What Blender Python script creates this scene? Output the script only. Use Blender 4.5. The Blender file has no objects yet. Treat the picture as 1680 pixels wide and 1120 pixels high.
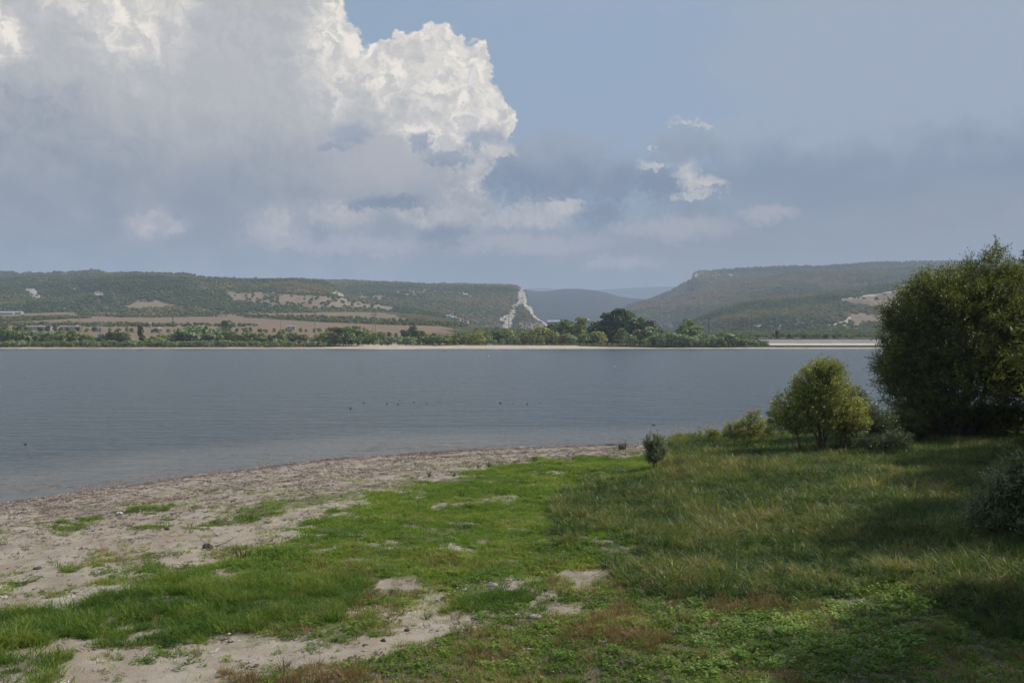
import bpy, math
import numpy as np
from math import radians, sin, cos, pi

S = bpy.context.scene
COL = S.collection
F, CX, HY, H = 1633.0, 840.0, 551.0, 9.0     # focal length in photo pixels, horizon row, eye height above the water

# ------------------------------------------------------------------ camera
cam = bpy.data.cameras.new("camera")
cam.lens = 36.0 * F / 1680.0
cam.sensor_width = 36.0
cam.shift_y = -9.0 / 1680.0
cam.clip_start = 0.1
cam.clip_end = 60000
camo = bpy.data.objects.new("camera", cam)
camo.location = (0, 0, H)
camo.rotation_euler = (pi / 2, 0, 0)
COL.objects.link(camo)
S.camera = camo
S.view_settings.view_transform = 'Standard'
S.view_settings.look = 'None'
S.view_settings.exposure = 0.0
S.view_settings.gamma = 1.0
S.render.engine = 'CYCLES'
S.cycles.use_denoising = True
S.cycles.max_bounces = 6
S.cycles.transparent_max_bounces = 12
S.cycles.volume_bounces = 0
S.cycles.use_adaptive_sampling = True
S.cycles.adaptive_threshold = 0.02
S.cycles.sample_clamp_indirect = 4

SUN_AZ, SUN_EL = 70.0, 44.0       # azimuth clockwise from the view direction (+y)

# ------------------------------------------------------------------ node helper
def lin(c):
    if isinstance(c, (int, float)): c = (c, c, c)
    o = []
    for v in c[:3]:
        v = v / 255.0
        o.append(v / 12.92 if v <= 0.04045 else ((v + 0.055) / 1.055) ** 2.4)
    return (o[0], o[1], o[2], 1.0)

class G:
    """small node-graph writer"""
    def __init__(s, nt): s.nt = nt
    def node(s, t, **kw):
        n = s.nt.nodes.new(t)
        for k, v in kw.items(): setattr(n, k, v)
        return n
    def put(s, sock, v):
        if isinstance(v, V): v = v.s
        if isinstance(v, bpy.types.NodeSocket): s.nt.links.new(v, sock)
        elif v is not None:
            try: sock.default_value = v
            except Exception: sock.default_value = tuple(v)[:3]
    def math(s, op, a, b=None, c=None, clamp=False):
        n = s.node('ShaderNodeMath', operation=op, use_clamp=clamp)
        s.put(n.inputs[0], a)
        if b is not None: s.put(n.inputs[1], b)
        if c is not None: s.put(n.inputs[2], c)
        return V(s, n.outputs[0])
    def smooth(s, v, a, b, lo=0.0, hi=1.0):
        n = s.node('ShaderNodeMapRange', interpolation_type='SMOOTHSTEP')
        s.put(n.inputs['Value'], v)
        if a > b: a, b, lo, hi = b, a, hi, lo
        n.inputs['From Min'].default_value = a; n.inputs['From Max'].default_value = b
        n.inputs['To Min'].default_value = lo; n.inputs['To Max'].default_value = hi
        return V(s, n.outputs['Result'])
    def vec(s, x, y, z=0.0):
        n = s.node('ShaderNodeCombineXYZ')
        for i, v in enumerate((x, y, z)): s.put(n.inputs[i], v)
        return n.outputs[0]
    def sep(s, v):
        n = s.node('ShaderNodeSeparateXYZ'); s.put(n.inputs[0], v)
        return [V(s, o) for o in n.outputs]
    def mix(s, f, a, b, mode='MIX'):
        n = s.node('ShaderNodeMix', data_type='RGBA', blend_type=mode)
        s.put(n.inputs[0], f); s.put(n.inputs[6], a); s.put(n.inputs[7], b)
        return n.outputs[2]
    def noise(s, vec, scale, detail=4, rough=0.55, dist=0.0, out=0):
        n = s.node('ShaderNodeTexNoise')
        s.put(n.inputs['Vector'], vec)
        n.inputs['Scale'].default_value = scale; n.inputs['Detail'].default_value = detail
        n.inputs['Roughness'].default_value = rough; n.inputs['Distortion'].default_value = dist
        return V(s, n.outputs[out])
    def voro(s, vec, scale, detail=0, feature='F1', out=0):
        n = s.node('ShaderNodeTexVoronoi', feature=feature)
        s.put(n.inputs['Vector'], vec)
        n.inputs['Scale'].default_value = scale
        if 'Detail' in n.inputs: n.inputs['Detail'].default_value = detail
        return V(s, n.outputs[out])
    def attr(s, name, typ='GEOMETRY'):
        n = s.node('ShaderNodeAttribute', attribute_type=typ, attribute_name=name)
        return V(s, n.outputs['Fac'])
    def ramp(s, f, stops):
        n = s.node('ShaderNodeValToRGB'); s.put(n.inputs[0], f)
        cr = n.color_ramp
        while len(cr.elements) < len(stops): cr.elements.new(0.5)
        for e, (p, c) in zip(cr.elements, stops):
            e.position = p; e.color = tuple(c) if len(c) == 4 else (*c, 1)
        return n.outputs[0]

class V:
    def __init__(s, g, sock): s.g, s.s = g, sock
    def __add__(s, o): return s.g.math('ADD', s, o)
    __radd__ = __add__
    def __sub__(s, o): return s.g.math('SUBTRACT', s, o)
    def __rsub__(s, o): return s.g.math('SUBTRACT', o, s)
    def __mul__(s, o): return s.g.math('MULTIPLY', s, o)
    __rmul__ = __mul__
    def __truediv__(s, o): return s.g.math('DIVIDE', s, o)
    def max(s, o): return s.g.math('MAXIMUM', s, o)
    def min(s, o): return s.g.math('MINIMUM', s, o)
    def sat(s): return s.g.math('ADD', s, 0.0, clamp=True)

# ------------------------------------------------------------------ sky
world = bpy.data.worlds.new("World")
S.world = world
world.use_nodes = True
world.node_tree.nodes.clear()
def build_sky():
    g = G(world.node_tree)
    sky = g.node('ShaderNodeTexSky', sky_type='NISHITA', sun_disc=False)
    sky.sun_elevation = radians(SUN_EL); sky.sun_rotation = radians(SUN_AZ)
    sky.air_density = 1.0; sky.dust_density = 2.0; sky.ozone_density = 1.0
    tc = g.node('ShaderNodeTexCoord')
    dx, dy, dz = g.sep(tc.outputs['Generated'])
    az = g.math('ARCTAN2', dx, dy)
    r = g.math('SQRT', dx * dx + dy * dy).max(0.08)
    X = az * F                         # sky coordinates: azimuth and tan(elevation), both in units of 1/1633
    Y = (dz / r) * F
    p0 = g.vec(X / 100.0, Y / 100.0)
    warp = g.node('ShaderNodeTexNoise'); g.put(warp.inputs['Vector'], p0)
    warp.inputs['Scale'].default_value = 1.6; warp.inputs['Detail'].default_value = 4; warp.inputs['Roughness'].default_value = 0.58
    wx, wy, wz = g.sep(warp.outputs['Color'])
    fine = g.node('ShaderNodeTexNoise'); g.put(fine.inputs['Vector'], p0)
    fine.inputs['Scale'].default_value = 9; fine.inputs['Detail'].default_value = 4; fine.inputs['Roughness'].default_value = 0.6
    fx, fy, fz = g.sep(fine.outputs['Color'])
    XW = X + (wx - 0.5) * 90.0 + (fx - 0.5) * 22.0
    YW = Y + (wy - 0.5) * 90.0 + (fy - 0.5) * 22.0
    XS = X + (wx - 0.5) * 150.0
    YS = Y + (wy - 0.5) * 110.0
    XD = X + (wx - 0.5) * 60.0 + (fx - 0.5) * 44.0
    YD = Y + (wy - 0.5) * 46.0 + (fy - 0.5) * 36.0
    def conv(px, py):
        a = math.atan((px - CX) / F)
        return a * F, (HY - py) * cos(a)
    def ell(px, py, rx, ry, soft=False):   # 1 at centre, 0 on the rim
        cx, cy = conv(px, py)
        x, y = (XS, YS) if soft is True else ((XD, YD) if soft == 'd' else (XW, YW))
        u = (x - cx) / rx; v = (y - cy) / ry
        return 1.0 - g.math('SQRT', u * u + v * v)
    def union(lst, soft=False):
        m = None
        for e in lst:
            v = ell(*e, soft=soft)
            m = v if m is None else m.max(v)
        return m
    # relief of the cloud lumps: density compared with the density a little nearer the sun
    nb = []
    for ox, oy in ((0.0, 0.0), (0.13, 0.11)):
        q = g.vec(XW / 100.0 + ox, YW / 100.0 + oy)
        a_ = g.math('ABSOLUTE', g.noise(q, 2.1, 4, 0.55) - 0.5)
        nb.append(a_)
    bl = g.smooth(nb[1] - nb[0], -0.15, 0.15)
    n1 = g.noise(g.vec(X / 100.0 + 7.0, Y / 70.0), 1.1, 4, 0.55)
    n2 = g.noise(g.vec(X / 160.0 + 3.0, Y / 70.0), 0.9, 3, 0.5)
    # clear air: the physical sky, thinned towards grey by the humid day
    skyc = g.node('ShaderNodeMix', data_type='RGBA', blend_type='MULTIPLY')
    skyc.inputs[0].default_value = 1.0
    g.put(skyc.inputs[6], sky.outputs[0]); skyc.inputs[7].default_value = (0.10, 0.10, 0.10, 1)
    col = g.mix(0.86, skyc.outputs[2], lin((143, 164, 188)))
    # far haze towards the horizon
    col = g.mix(g.smooth(Y, 330, 60) * 0.9, col, lin((128, 137, 149)))
    # thin veil on the upper right, and the whole rest of the sky away from the picture
    veil = g.smooth(union([(1480, 60, 330, 260), (1750, 150, 330, 240)], True) + (n2 - 0.5) * 0.5, -0.15, 0.45)
    col = g.mix(veil * 0.85, col, lin((156, 167, 184)))
    veil2 = g.smooth(ell(960, -30, 300, 60, True), -0.3, 0.7)
    col = g.mix(veil2 * 0.5, col, lin((155, 168, 190)))
    # long cloud bank on the right, lit along its top
    bank = g.smooth(union([(1240, 250, 90, 68), (1420, 275, 220, 75), (1640, 270, 190, 80), (1850, 270, 190, 90), (1330, 330, 260, 90)]) , -0.02, 0.28)
    bankc = g.mix(g.smooth(YS + (n1 - 0.5) * 60.0, 250, 345), lin((124, 139, 160)), lin((157, 169, 187)))
    bankc = g.mix(g.smooth(n2, 0.45, 0.7) * 0.5, bankc, lin((146, 157, 174)))
    col = g.mix(bank * 0.9, col, bankc)
    low = g.smooth(union([(1200, 410, 420, 60), (1600, 400, 300, 90)], True), -0.2, 0.5)
    col = g.mix(low * 0.6, col, g.mix(n1, lin((125, 136, 151)), lin((154, 158, 166))))
    # main cumulus mass
    A = union([(700, 150, 128, 108), (750, 190, 90, 98), (640, 220, 190, 130), (430, 40, 152, 190), (330, 230, 330, 250),
               (60, 200, 420, 330), (560, 330, 250, 130), (-350, 150, 420, 380)])
    mA = g.smooth(A, -0.01, 0.05)
    lit = g.smooth(A + (n1 - 0.5) * 0.5, 0.42, 0.02)
    lit = lit * g.smooth(Y, 150, 330)
    blobs = union([(222, 40, 80, 84), (180, -20, 120, 60), (740, 125, 120, 95), (560, 60, 75, 130), (770, 190, 75, 80),
                   (-20, 50, 60, 60), (700, 215, 60, 40), (640, 130, 60, 60)])
    lit = lit.max(g.smooth(blobs + (n1 - 0.5) * 0.9 + (fx - 0.5) * 0.3, -0.3, 0.85))
    dim = union([(150, 330, 320, 150), (420, 290, 110, 70), (30, 210, 180, 90)], True)
    lit = (lit - g.smooth(dim, 0.0, 0.8) * 0.55).sat()
    baseA = g.mix(g.smooth(Y + (n2 - 0.5) * 160.0, 130, 400), lin((131, 141, 155)), lin((177, 179, 181)))
    baseA = g.mix(g.smooth(dim, -0.1, 0.7) * 0.8, baseA, lin((128, 139, 154)))
    baseA = g.mix(g.smooth(n1, 0.35, 0.7) * 0.35, baseA, lin((178, 178, 180)))
    litc = g.mix(bl, lin((214, 209, 203)), lin((246, 238, 225)))
    baseA = g.mix(g.smooth(Y, 150, 420) * 0.35, baseA, g.mix(bl, baseA, lin((205, 202, 199))))
    cA = g.mix((lit * (0.62 + 0.5 * bl)).sat(), baseA, litc)
    fadeb = g.smooth(Y, 20, 130)
    col = g.mix(mA * fadeb, col, cA)
    # softly lit patches low in the sky
    pats = union([(455, 375, 62, 40), (255, 372, 62, 26), (560, 345, 90, 26), (860, 352, 110, 30), (905, 345, 62, 26), (700, 350, 90, 30)], 'd')
    col = g.mix((g.smooth(pats + (n1 - 0.5) * 0.7, -0.1, 0.75) * (0.35 + 0.6 * bl)).sat(), col, lin((200, 195, 191)))
    pats2 = union([(618, 418, 28, 10), (1030, 434, 80, 13), (985, 428, 34, 14), (1100, 375, 150, 26), (1260, 352, 60, 16), (640, 270, 110, 50), (560, 400, 200, 20), (860, 400, 200, 26)], 'd')
    col = g.mix((g.smooth(pats2 + (fx - 0.5) * 0.6, -0.05, 0.8) * 0.75).sat(), col, lin((178, 176, 181)))
    # bright ragged remnants right of centre
    br = union([(1128, 288, 24, 34), (1150, 303, 42, 16), (1135, 322, 44, 9), (1078, 270, 26, 11), (1128, 200, 30, 7), (1160, 209, 20, 7),
                (1070, 243, 12, 6), (822, 248, 34, 20), (780, 285, 20, 34), (925, 335, 40, 14)], 'd')
    # darker small clouds in front
    dk = union([(905, 288, 165, 58), (890, 258, 130, 52), (1000, 290, 90, 46), (985, 350, 42, 34), (1120, 240, 70, 40), (1080, 300, 50, 40),
                (790, 232, 46, 26), (735, 258, 50, 20), (578, 222, 38, 28), (545, 243, 34, 10), (640, 333, 84, 17), (728, 385, 54, 28), (945, 240, 80, 30), (690, 235, 20, 20)], 'd')
    mdk = g.smooth(dk + (fy - 0.5) * 0.7, -0.12, 0.62)
    cdk = g.mix(g.smooth(YS, 240, 330), lin((110, 125, 149)), lin((150, 160, 177)))
    col = g.mix(mdk * 0.88, col, cdk)
    col = g.mix((g.smooth(br + (fy - 0.5) * 0.8, -0.05, 0.6) * 0.9).sat(), col, g.mix(bl, lin((178, 178, 184)), lin((212, 206, 199))))
    # overhead and behind: broken grey cloud
    away = g.smooth(Y, 620, 1100).max(g.smooth(g.math('ABSOLUTE', X), 1300, 2100))
    up = g.mix(g.smooth(g.noise(tc.outputs['Generated'], 3.0, 6, 0.55), 0.42, 0.62), lin((110, 140, 185)), lin((190, 192, 198)))
    col = g.mix(away, col, up)
    bg = g.node('ShaderNodeBackground'); g.put(bg.inputs['Color'], col); bg.inputs['Strength'].default_value = SKY_GAIN
    out = g.node('ShaderNodeOutputWorld'); world.node_tree.links.new(bg.outputs[0], out.inputs[0])
    world.cycles.sampling_method = 'MANUAL'; world.cycles.sample_map_resolution = 512
SKY_GAIN = 1.10
build_sky()

# ------------------------------------------------------------------ sun
sun = bpy.data.lights.new("sun", 'SUN')
sun.energy = 4.6; sun.angle = radians(0.6); sun.color = (1.0, 0.93, 0.82)
suno = bpy.data.objects.new("sun", sun)
sd = np.array([sin(radians(SUN_AZ)) * cos(radians(SUN_EL)), cos(radians(SUN_AZ)) * cos(radians(SUN_EL)), sin(radians(SUN_EL))])
from mathutils import Vector, Matrix, Euler
suno.rotation_euler = Vector(sd).to_track_quat('Z', 'Y').to_euler()
COL.objects.link(suno)

# ------------------------------------------------------------------ numeric helpers
rng = np.random.default_rng(7)
def _h(ix, iy, seed):
    h = (ix.astype(np.int64) * 374761393 + iy.astype(np.int64) * 668265263 + seed * 1442695041) & 0xffffffff
    h = ((h ^ (h >> 13)) * 1274126177) & 0xffffffff
    return ((h ^ (h >> 16)) & 0xffff) / 65535.0
def vnoise(x, y, seed=0):
    x = np.asarray(x, float); y = np.asarray(y, float)
    ix, iy = np.floor(x), np.floor(y); fx, fy = x - ix, y - iy
    fx = fx * fx * (3 - 2 * fx); fy = fy * fy * (3 - 2 * fy)
    a, b, c, d = _h(ix, iy, seed), _h(ix + 1, iy, seed), _h(ix, iy + 1, seed), _h(ix + 1, iy + 1, seed)
    return (a * (1 - fx) + b * fx) * (1 - fy) + (c * (1 - fx) + d * fx) * fy
def fbm(x, y, o=4, seed=0):
    v = 0; a = 0.5; t = 0
    for k in range(o):
        v = v + a * vnoise(x * 2 ** k, y * 2 ** k, seed + k); t += a; a *= 0.5
    return v / t
def sstep(v, a, b):
    t = np.clip((v - a) / (b - a), 0, 1); return t * t * (3 - 2 * t)
def inpoly(px, py, poly):
    px = np.asarray(px, float); py = np.asarray(py, float)
    r = np.zeros(px.shape, bool); n = len(poly)
    for i in range(n):
        x0, y0 = poly[i]; x1, y1 = poly[(i + 1) % n]
        if y0 == y1: continue
        c = ((y0 > py) != (y1 > py)) & (px < (x1 - x0) * (py - y0) / (y1 - y0) + x0)
        r ^= c
    return r

def mesh_of(name, verts, faces, mat=None, smooth=True, attrs=None, fattrs=None):
    """faces: (N,k) int array, or list of such arrays"""
    me = bpy.data.meshes.new(name)
    if isinstance(faces, np.ndarray): faces = [faces]
    verts = np.asarray(verts, np.float32)
    me.vertices.add(len(verts)); me.vertices.foreach_set('co', verts.ravel())
    loops = np.concatenate([f.ravel() for f in faces]).astype(np.int32)
    starts = []; o = 0
    for f in faces:
        starts.append(o + np.arange(len(f)) * f.shape[1]); o += f.size
    starts = np.concatenate(starts).astype(np.int32)
    me.loops.add(len(loops)); me.loops.foreach_set('vertex_index', loops)
    me.polygons.add(len(starts)); me.polygons.foreach_set('loop_start', starts)
    me.update(calc_edges=True)
    me.polygons.foreach_set('use_smooth', np.full(len(starts), smooth))
    for k, v in (attrs or {}).items():
        a = me.attributes.new(k, 'FLOAT', 'POINT'); a.data.foreach_set('value', np.asarray(v, np.float32))
    for k, v in (fattrs or {}).items():
        a = me.attributes.new(k, 'FLOAT', 'FACE'); a.data.foreach_set('value', np.asarray(v, np.float32))
    if mat is not None: me.materials.append(mat)
    return me
def obj(name, me, parent=None, loc=None, link=True):
    o = bpy.data.objects.new(name, me)
    if link: COL.objects.link(o)
    if parent is not None: o.parent = parent
    if loc is not None: o.location = loc
    return o
def tag(o, label=None, cat=None, group=None, kind=None):
    if label: o['label'] = label
    if cat: o['category'] = cat
    if group: o['group'] = group
    if kind: o['kind'] = kind
    return o
def empty(name, loc, rz=0.0):
    o = bpy.data.objects.new(name, None); COL.objects.link(o)
    o.location = loc; o.rotation_euler = (0, 0, rz); o.empty_display_size = 0.3
    return o
def copy_tree(o, parent=None):
    c = o.copy(); COL.objects.link(c); c.parent = parent
    for ch in o.children: copy_tree(ch, c)
    return c
class MB:
    """collects simple solids into one mesh"""
    def __init__(s): s.v, s.f, s.n = [], {}, 0
    def add(s, v, faces):
        v = np.asarray(v, float)
        for f in faces: s.f.setdefault(len(f), []).append([i + s.n for i in f])
        s.v.append(v); s.n += len(v)
    def box(s, c, size, rz=0, taper=1.0):
        x, y, z = [k / 2 for k in size]
        v = np.array([(-x, -y, -z), (x, -y, -z), (x, y, -z), (-x, y, -z), (-x * taper, -y * taper, z), (x * taper, -y * taper, z), (x * taper, y * taper, z), (-x * taper, y * taper, z)])
        ca, sa = cos(rz), sin(rz)
        v = v @ np.array([(ca, sa, 0), (-sa, ca, 0), (0, 0, 1)]) + np.array(c)
        s.add(v, [(0, 3, 2, 1), (4, 5, 6, 7), (0, 1, 5, 4), (1, 2, 6, 5), (2, 3, 7, 6), (3, 0, 4, 7)])
    def tube(s, pts, rad, n=6):
        pts = np.asarray(pts, float); rad = np.broadcast_to(rad, len(pts))
        rings = []
        for i, p in enumerate(pts):
            d = pts[min(i + 1, len(pts) - 1)] - pts[max(i - 1, 0)]; d = d / (np.linalg.norm(d) + 1e-9)
            a = np.cross(d, (0, 0, 1) if abs(d[2]) < 0.9 else (1, 0, 0)); a /= np.linalg.norm(a); b = np.cross(d, a)
            t = np.arange(n) / n * 2 * pi
            rings.append(p + rad[i] * (np.cos(t)[:, None] * a + np.sin(t)[:, None] * b))
        f = []
        for i in range(len(pts) - 1):
            for k in range(n): f.append((i * n + k, i * n + (k + 1) % n, (i + 1) * n + (k + 1) % n, (i + 1) * n + k))
        s.add(np.concatenate(rings), f + [tuple(range(n))[::-1], tuple((len(pts) - 1) * n + k for k in range(n))])
    def mesh(s, name, mat, smooth=False):
        return mesh_of(name, np.concatenate(s.v), [np.array(v, np.int32) for v in s.f.values()], mat, smooth)

# ------------------------------------------------------------------ materials
def new_mat(name):
    m = bpy.data.materials.new(name); m.use_nodes = True; m.node_tree.nodes.clear()
    g = G(m.node_tree); out = g.node('ShaderNodeOutputMaterial')
    return m, g, out
def simple(name, c, rough=0.8, c2=None, scale=2.0, metal=0.0, bump=0.0):
    m, g, out = new_mat(name)
    p = g.node('ShaderNodeBsdfPrincipled')
    tc = g.node('ShaderNodeTexCoord')
    n = g.noise(tc.outputs['Object'], scale, 5, 0.6)
    c = (*c, 1); c2 = (*c2, 1) if c2 else tuple(k * 0.7 for k in c[:3]) + (1,)
    g.put(p.inputs['Base Color'], g.mix(g.smooth(n, 0.35, 0.65), c, c2))
    p.inputs['Roughness'].default_value = rough; p.inputs['Metallic'].default_value = metal
    if bump:
        b = g.node('ShaderNodeBump'); b.inputs['Strength'].default_value = bump; g.put(b.inputs['Height'], n)
        m.node_tree.links.new(b.outputs[0], p.inputs['Normal'])
    m.node_tree.links.new(p.outputs[0], out.inputs[0])
    return m
def leafmat(name, stops, source='tint', typ='GEOMETRY', transl=0.35, rough=0.55, spec=0.3, tboost=1.3):
    """foliage: a ramp of leaf colours picked per leaf, clump or plant, with light passing through the blade"""
    m, g, out = new_mat(name)
    f = g.attr(source, typ)
    c = g.ramp(f, stops)
    p = g.node('ShaderNodeBsdfPrincipled'); g.put(p.inputs['Base Color'], c)
    p.inputs['Roughness'].default_value = rough; p.inputs['Specular IOR Level'].default_value = spec
    t = g.node('ShaderNodeBsdfTranslucent')
    g.put(t.inputs['Color'], g.mix(1.0, c, (tboost, tboost * 1.05, tboost * 0.6, 1), 'MULTIPLY'))
    mx = g.node('ShaderNodeMixShader'); mx.inputs[0].default_value = transl
    l = m.node_tree.links; l.new(p.outputs[0], mx.inputs[1]); l.new(t.outputs[0], mx.inputs[2]); l.new(mx.outputs[0], out.inputs[0])
    return m

# ------------------------------------------------------------------ near ground
SHX = np.array([-400, -120, -60, -40, -27.6, -20.9, -12.7, -3.85, 8.1, 10.7, 16.3, 22, 30, 45, 80, 200, 400])
SHY = np.array([-300, -60, 8, 36, 53.6, 63.3, 73.4, 78.6, 82.6, 83.4, 85.6, 88, 92, 101, 130, 230, 420])
def shore_s(x, y):
    ys = np.interp(x, SHX, SHY) + (fbm(x * 0.35, y * 0 + 3.3, 3, 5) - 0.5) * 0.9
    sl = np.interp(x, SHX, np.gradient(SHY, SHX))
    return (ys - y) / np.sqrt(1 + sl * sl)
def ground_z(x, y):
    s = shore_s(x, y)
    land = 0.28 * (1 - np.exp(-np.maximum(s, 0) / 5)) + 0.009 * np.maximum(s, 0)
    bed = np.maximum(0.03 * np.minimum(s, 0), -3)
    z = np.where(s > 0, land, bed)
    m = sstep(x + (y - 60) * 0.12, 6, 16) * sstep(s, 0.5, 9)
    z = z + 0.75 * m
    z = z + np.where(s > 0, 1, 0) * sstep(s, 0, 4) * ((fbm(x * 0.22, y * 0.22, 4, 11) - 0.5) * 0.45 + (fbm(x * 1.3, y * 1.3, 3, 21) - 0.5) * 0.10)
    b = np.clip((22 - y) / 20, 0, 1)
    return z * (1 - b) + (7.25 * b + 0.5 * (1 - b)) * b + 0.0
def pix(x, y, z): return CX + F * x / y, HY + F * (H - z) / y

P_GREEN = [(300, 950), (450, 895), (545, 850), (620, 815), (700, 790), (800, 770), (900, 755), (1010, 752), (1060, 745), (1160, 722), (1210, 735), (1190, 760),
           (1060, 785), (960, 800), (900, 830), (940, 880), (1080, 900), (1040, 925), (880, 945), (760, 955), (600, 955), (450, 960), (330, 962)]
P_STRIPS = [[(80, 858), (190, 835), (330, 828), (480, 825), (560, 832), (470, 842), (390, 860), (280, 866), (120, 868)],
            [(-40, 968), (20, 940), (100, 925), (180, 935), (190, 955), (80, 972), (-20, 975)],
            [(230, 948), (300, 922), (420, 892), (460, 905), (360, 945), (250, 960)]]
P_LUSH = [[(-60, 1010), (60, 1000), (190, 975), (360, 955), (560, 955), (620, 978), (570, 1008), (460, 1030), (330, 1045), (200, 1062), (60, 1065), (-60, 1060)],
          [(-60, 1085), (40, 1078), (100, 1100), (70, 1130), (-60, 1140)],
          [(762, 990), (800, 972), (860, 964), (876, 980), (850, 998), (790, 1002)]]
P_SEDGE = [(905, 832), (960, 800), (1060, 782), (1180, 762), (1260, 742), (1360, 735), (1760, 720), (1760, 1010), (1640, 1050), (1550, 1040), (1500, 975),
           (1380, 960), (1290, 985), (1120, 975), (1040, 955), (1090, 905), (950, 880)]
P_WEED = [[(1120, 1060), (1210, 1030), (1300, 1020), (1390, 965), (1440, 960), (1510, 985), (1520, 1040), (1440, 1090), (1400, 1140), (1120, 1140), (1090, 1100)],
          [(920, 845), (1000, 842), (1100, 870), (1130, 900), (1020, 885), (930, 862)],
          [(1100, 1000), (1180, 1010), (1150, 1030), (1080, 1030)]]
P_DRY = [[(860, 1060), (960, 1035), (1080, 1030), (1090, 1050), (990, 1075), (880, 1085)],
         [(1090, 1000), (1160, 978), (1260, 975), (1270, 995), (1190, 1015), (1100, 1020)],
         [(370, 1115), (430, 1098), (560, 1105), (600, 1140), (360, 1140)],
         [(1060, 770), (1110, 748), (1230, 745), (1200, 765), (1080, 780)]]
P_BROWN = [(640, 1060), (780, 1010), (900, 1000), (1040, 955), (1140, 980), (1300, 990), (1500, 1040), (1760, 1020), (1760, 1150), (500, 1150), (560, 1090)]
P_PATH = [(140, 1140), (260, 1085), (420, 1062), (560, 1040), (680, 998), (790, 964), (900, 935), (930, 940), (860, 962), (760, 1003), (720, 1036), (600, 1070), (540, 1096), (380, 1098), (330, 1140)]

def zones(x, y, z):
    """cover of each plant kind at ground points, 0..1"""
    px, py = pix(x, y, z)
    sc = 25.0 / y * F / 25.0
    wx = (fbm(x * 0.5, y * 0.5, 4, 31) - 0.5) * 3.2 * sc + (fbm(x * 2.3, y * 2.3, 3, 32) - 0.5) * 1.1 * sc
    wy = (fbm(x * 0.5, y * 0.5, 4, 33) - 0.5) * 0.9 * sc + (fbm(x * 2.3, y * 2.3, 3, 34) - 0.5) * 0.3 * sc
    jr = np.random.default_rng(x.size)
    wx = wx * 1.3 + jr.normal(size=x.shape) * 0.22 * sc; wy = wy * 1.5 + jr.normal(size=x.shape) * 0.085 * sc
    qx, qy = px + wx, py + wy
    n = fbm(x * 0.8, y * 0.8, 4, 41)
    Z = {}
    Z['path'] = inpoly(qx, qy, P_PATH).astype(float)
    lush = np.zeros(x.shape)
    for p in P_LUSH: lush = np.maximum(lush, inpoly(px + wx * 0.7, py + wy * 0.75, p) * np.where(n > 0.34, 1, 0.25))
    Z['lush'] = lush
    sedge = inpoly(qx, qy, P_SEDGE).astype(float)
    weed = np.zeros(x.shape)
    for p in P_WEED: weed = np.maximum(weed, inpoly(qx, qy, p))
    dry = np.zeros(x.shape)
    for p in P_DRY: dry = np.maximum(dry, inpoly(qx, qy, p))
    green = inpoly(qx, qy, P_GREEN).astype(float) * np.where(n > 0.39, 1, 0.35)
    strips = np.zeros(x.shape)
    for p in P_STRIPS: strips = np.maximum(strips, inpoly(qx, qy, p) * (n > 0.5))
    brown = inpoly(qx, qy, P_BROWN).astype(float)
    Z['sedge'] = sedge * (1 - lush)
    Z['weed'] = weed * np.where(n > 0.42, 1, 0.3) * (1 - lush)
    Z['dry'] = dry * np.where(n > 0.4, 1, 0.4) * (1 - lush)
    Z['green'] = green * (1 - Z['path'] * 0.85) * (1 - sedge)
    Z['strip'] = strips * (1 - lush) * (1 - Z['path'])
    brown = np.maximum(brown, (shore_s(x, y) > 19) * (n > .46) * (y < 40) * (px > 150) * (.3 + .45 * (px > 420)))
    Z['brown'] = brown * (1 - Z['path'] * 0.8) * (1 - Z['weed'] * 0.6)
    return Z, px, py

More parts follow.
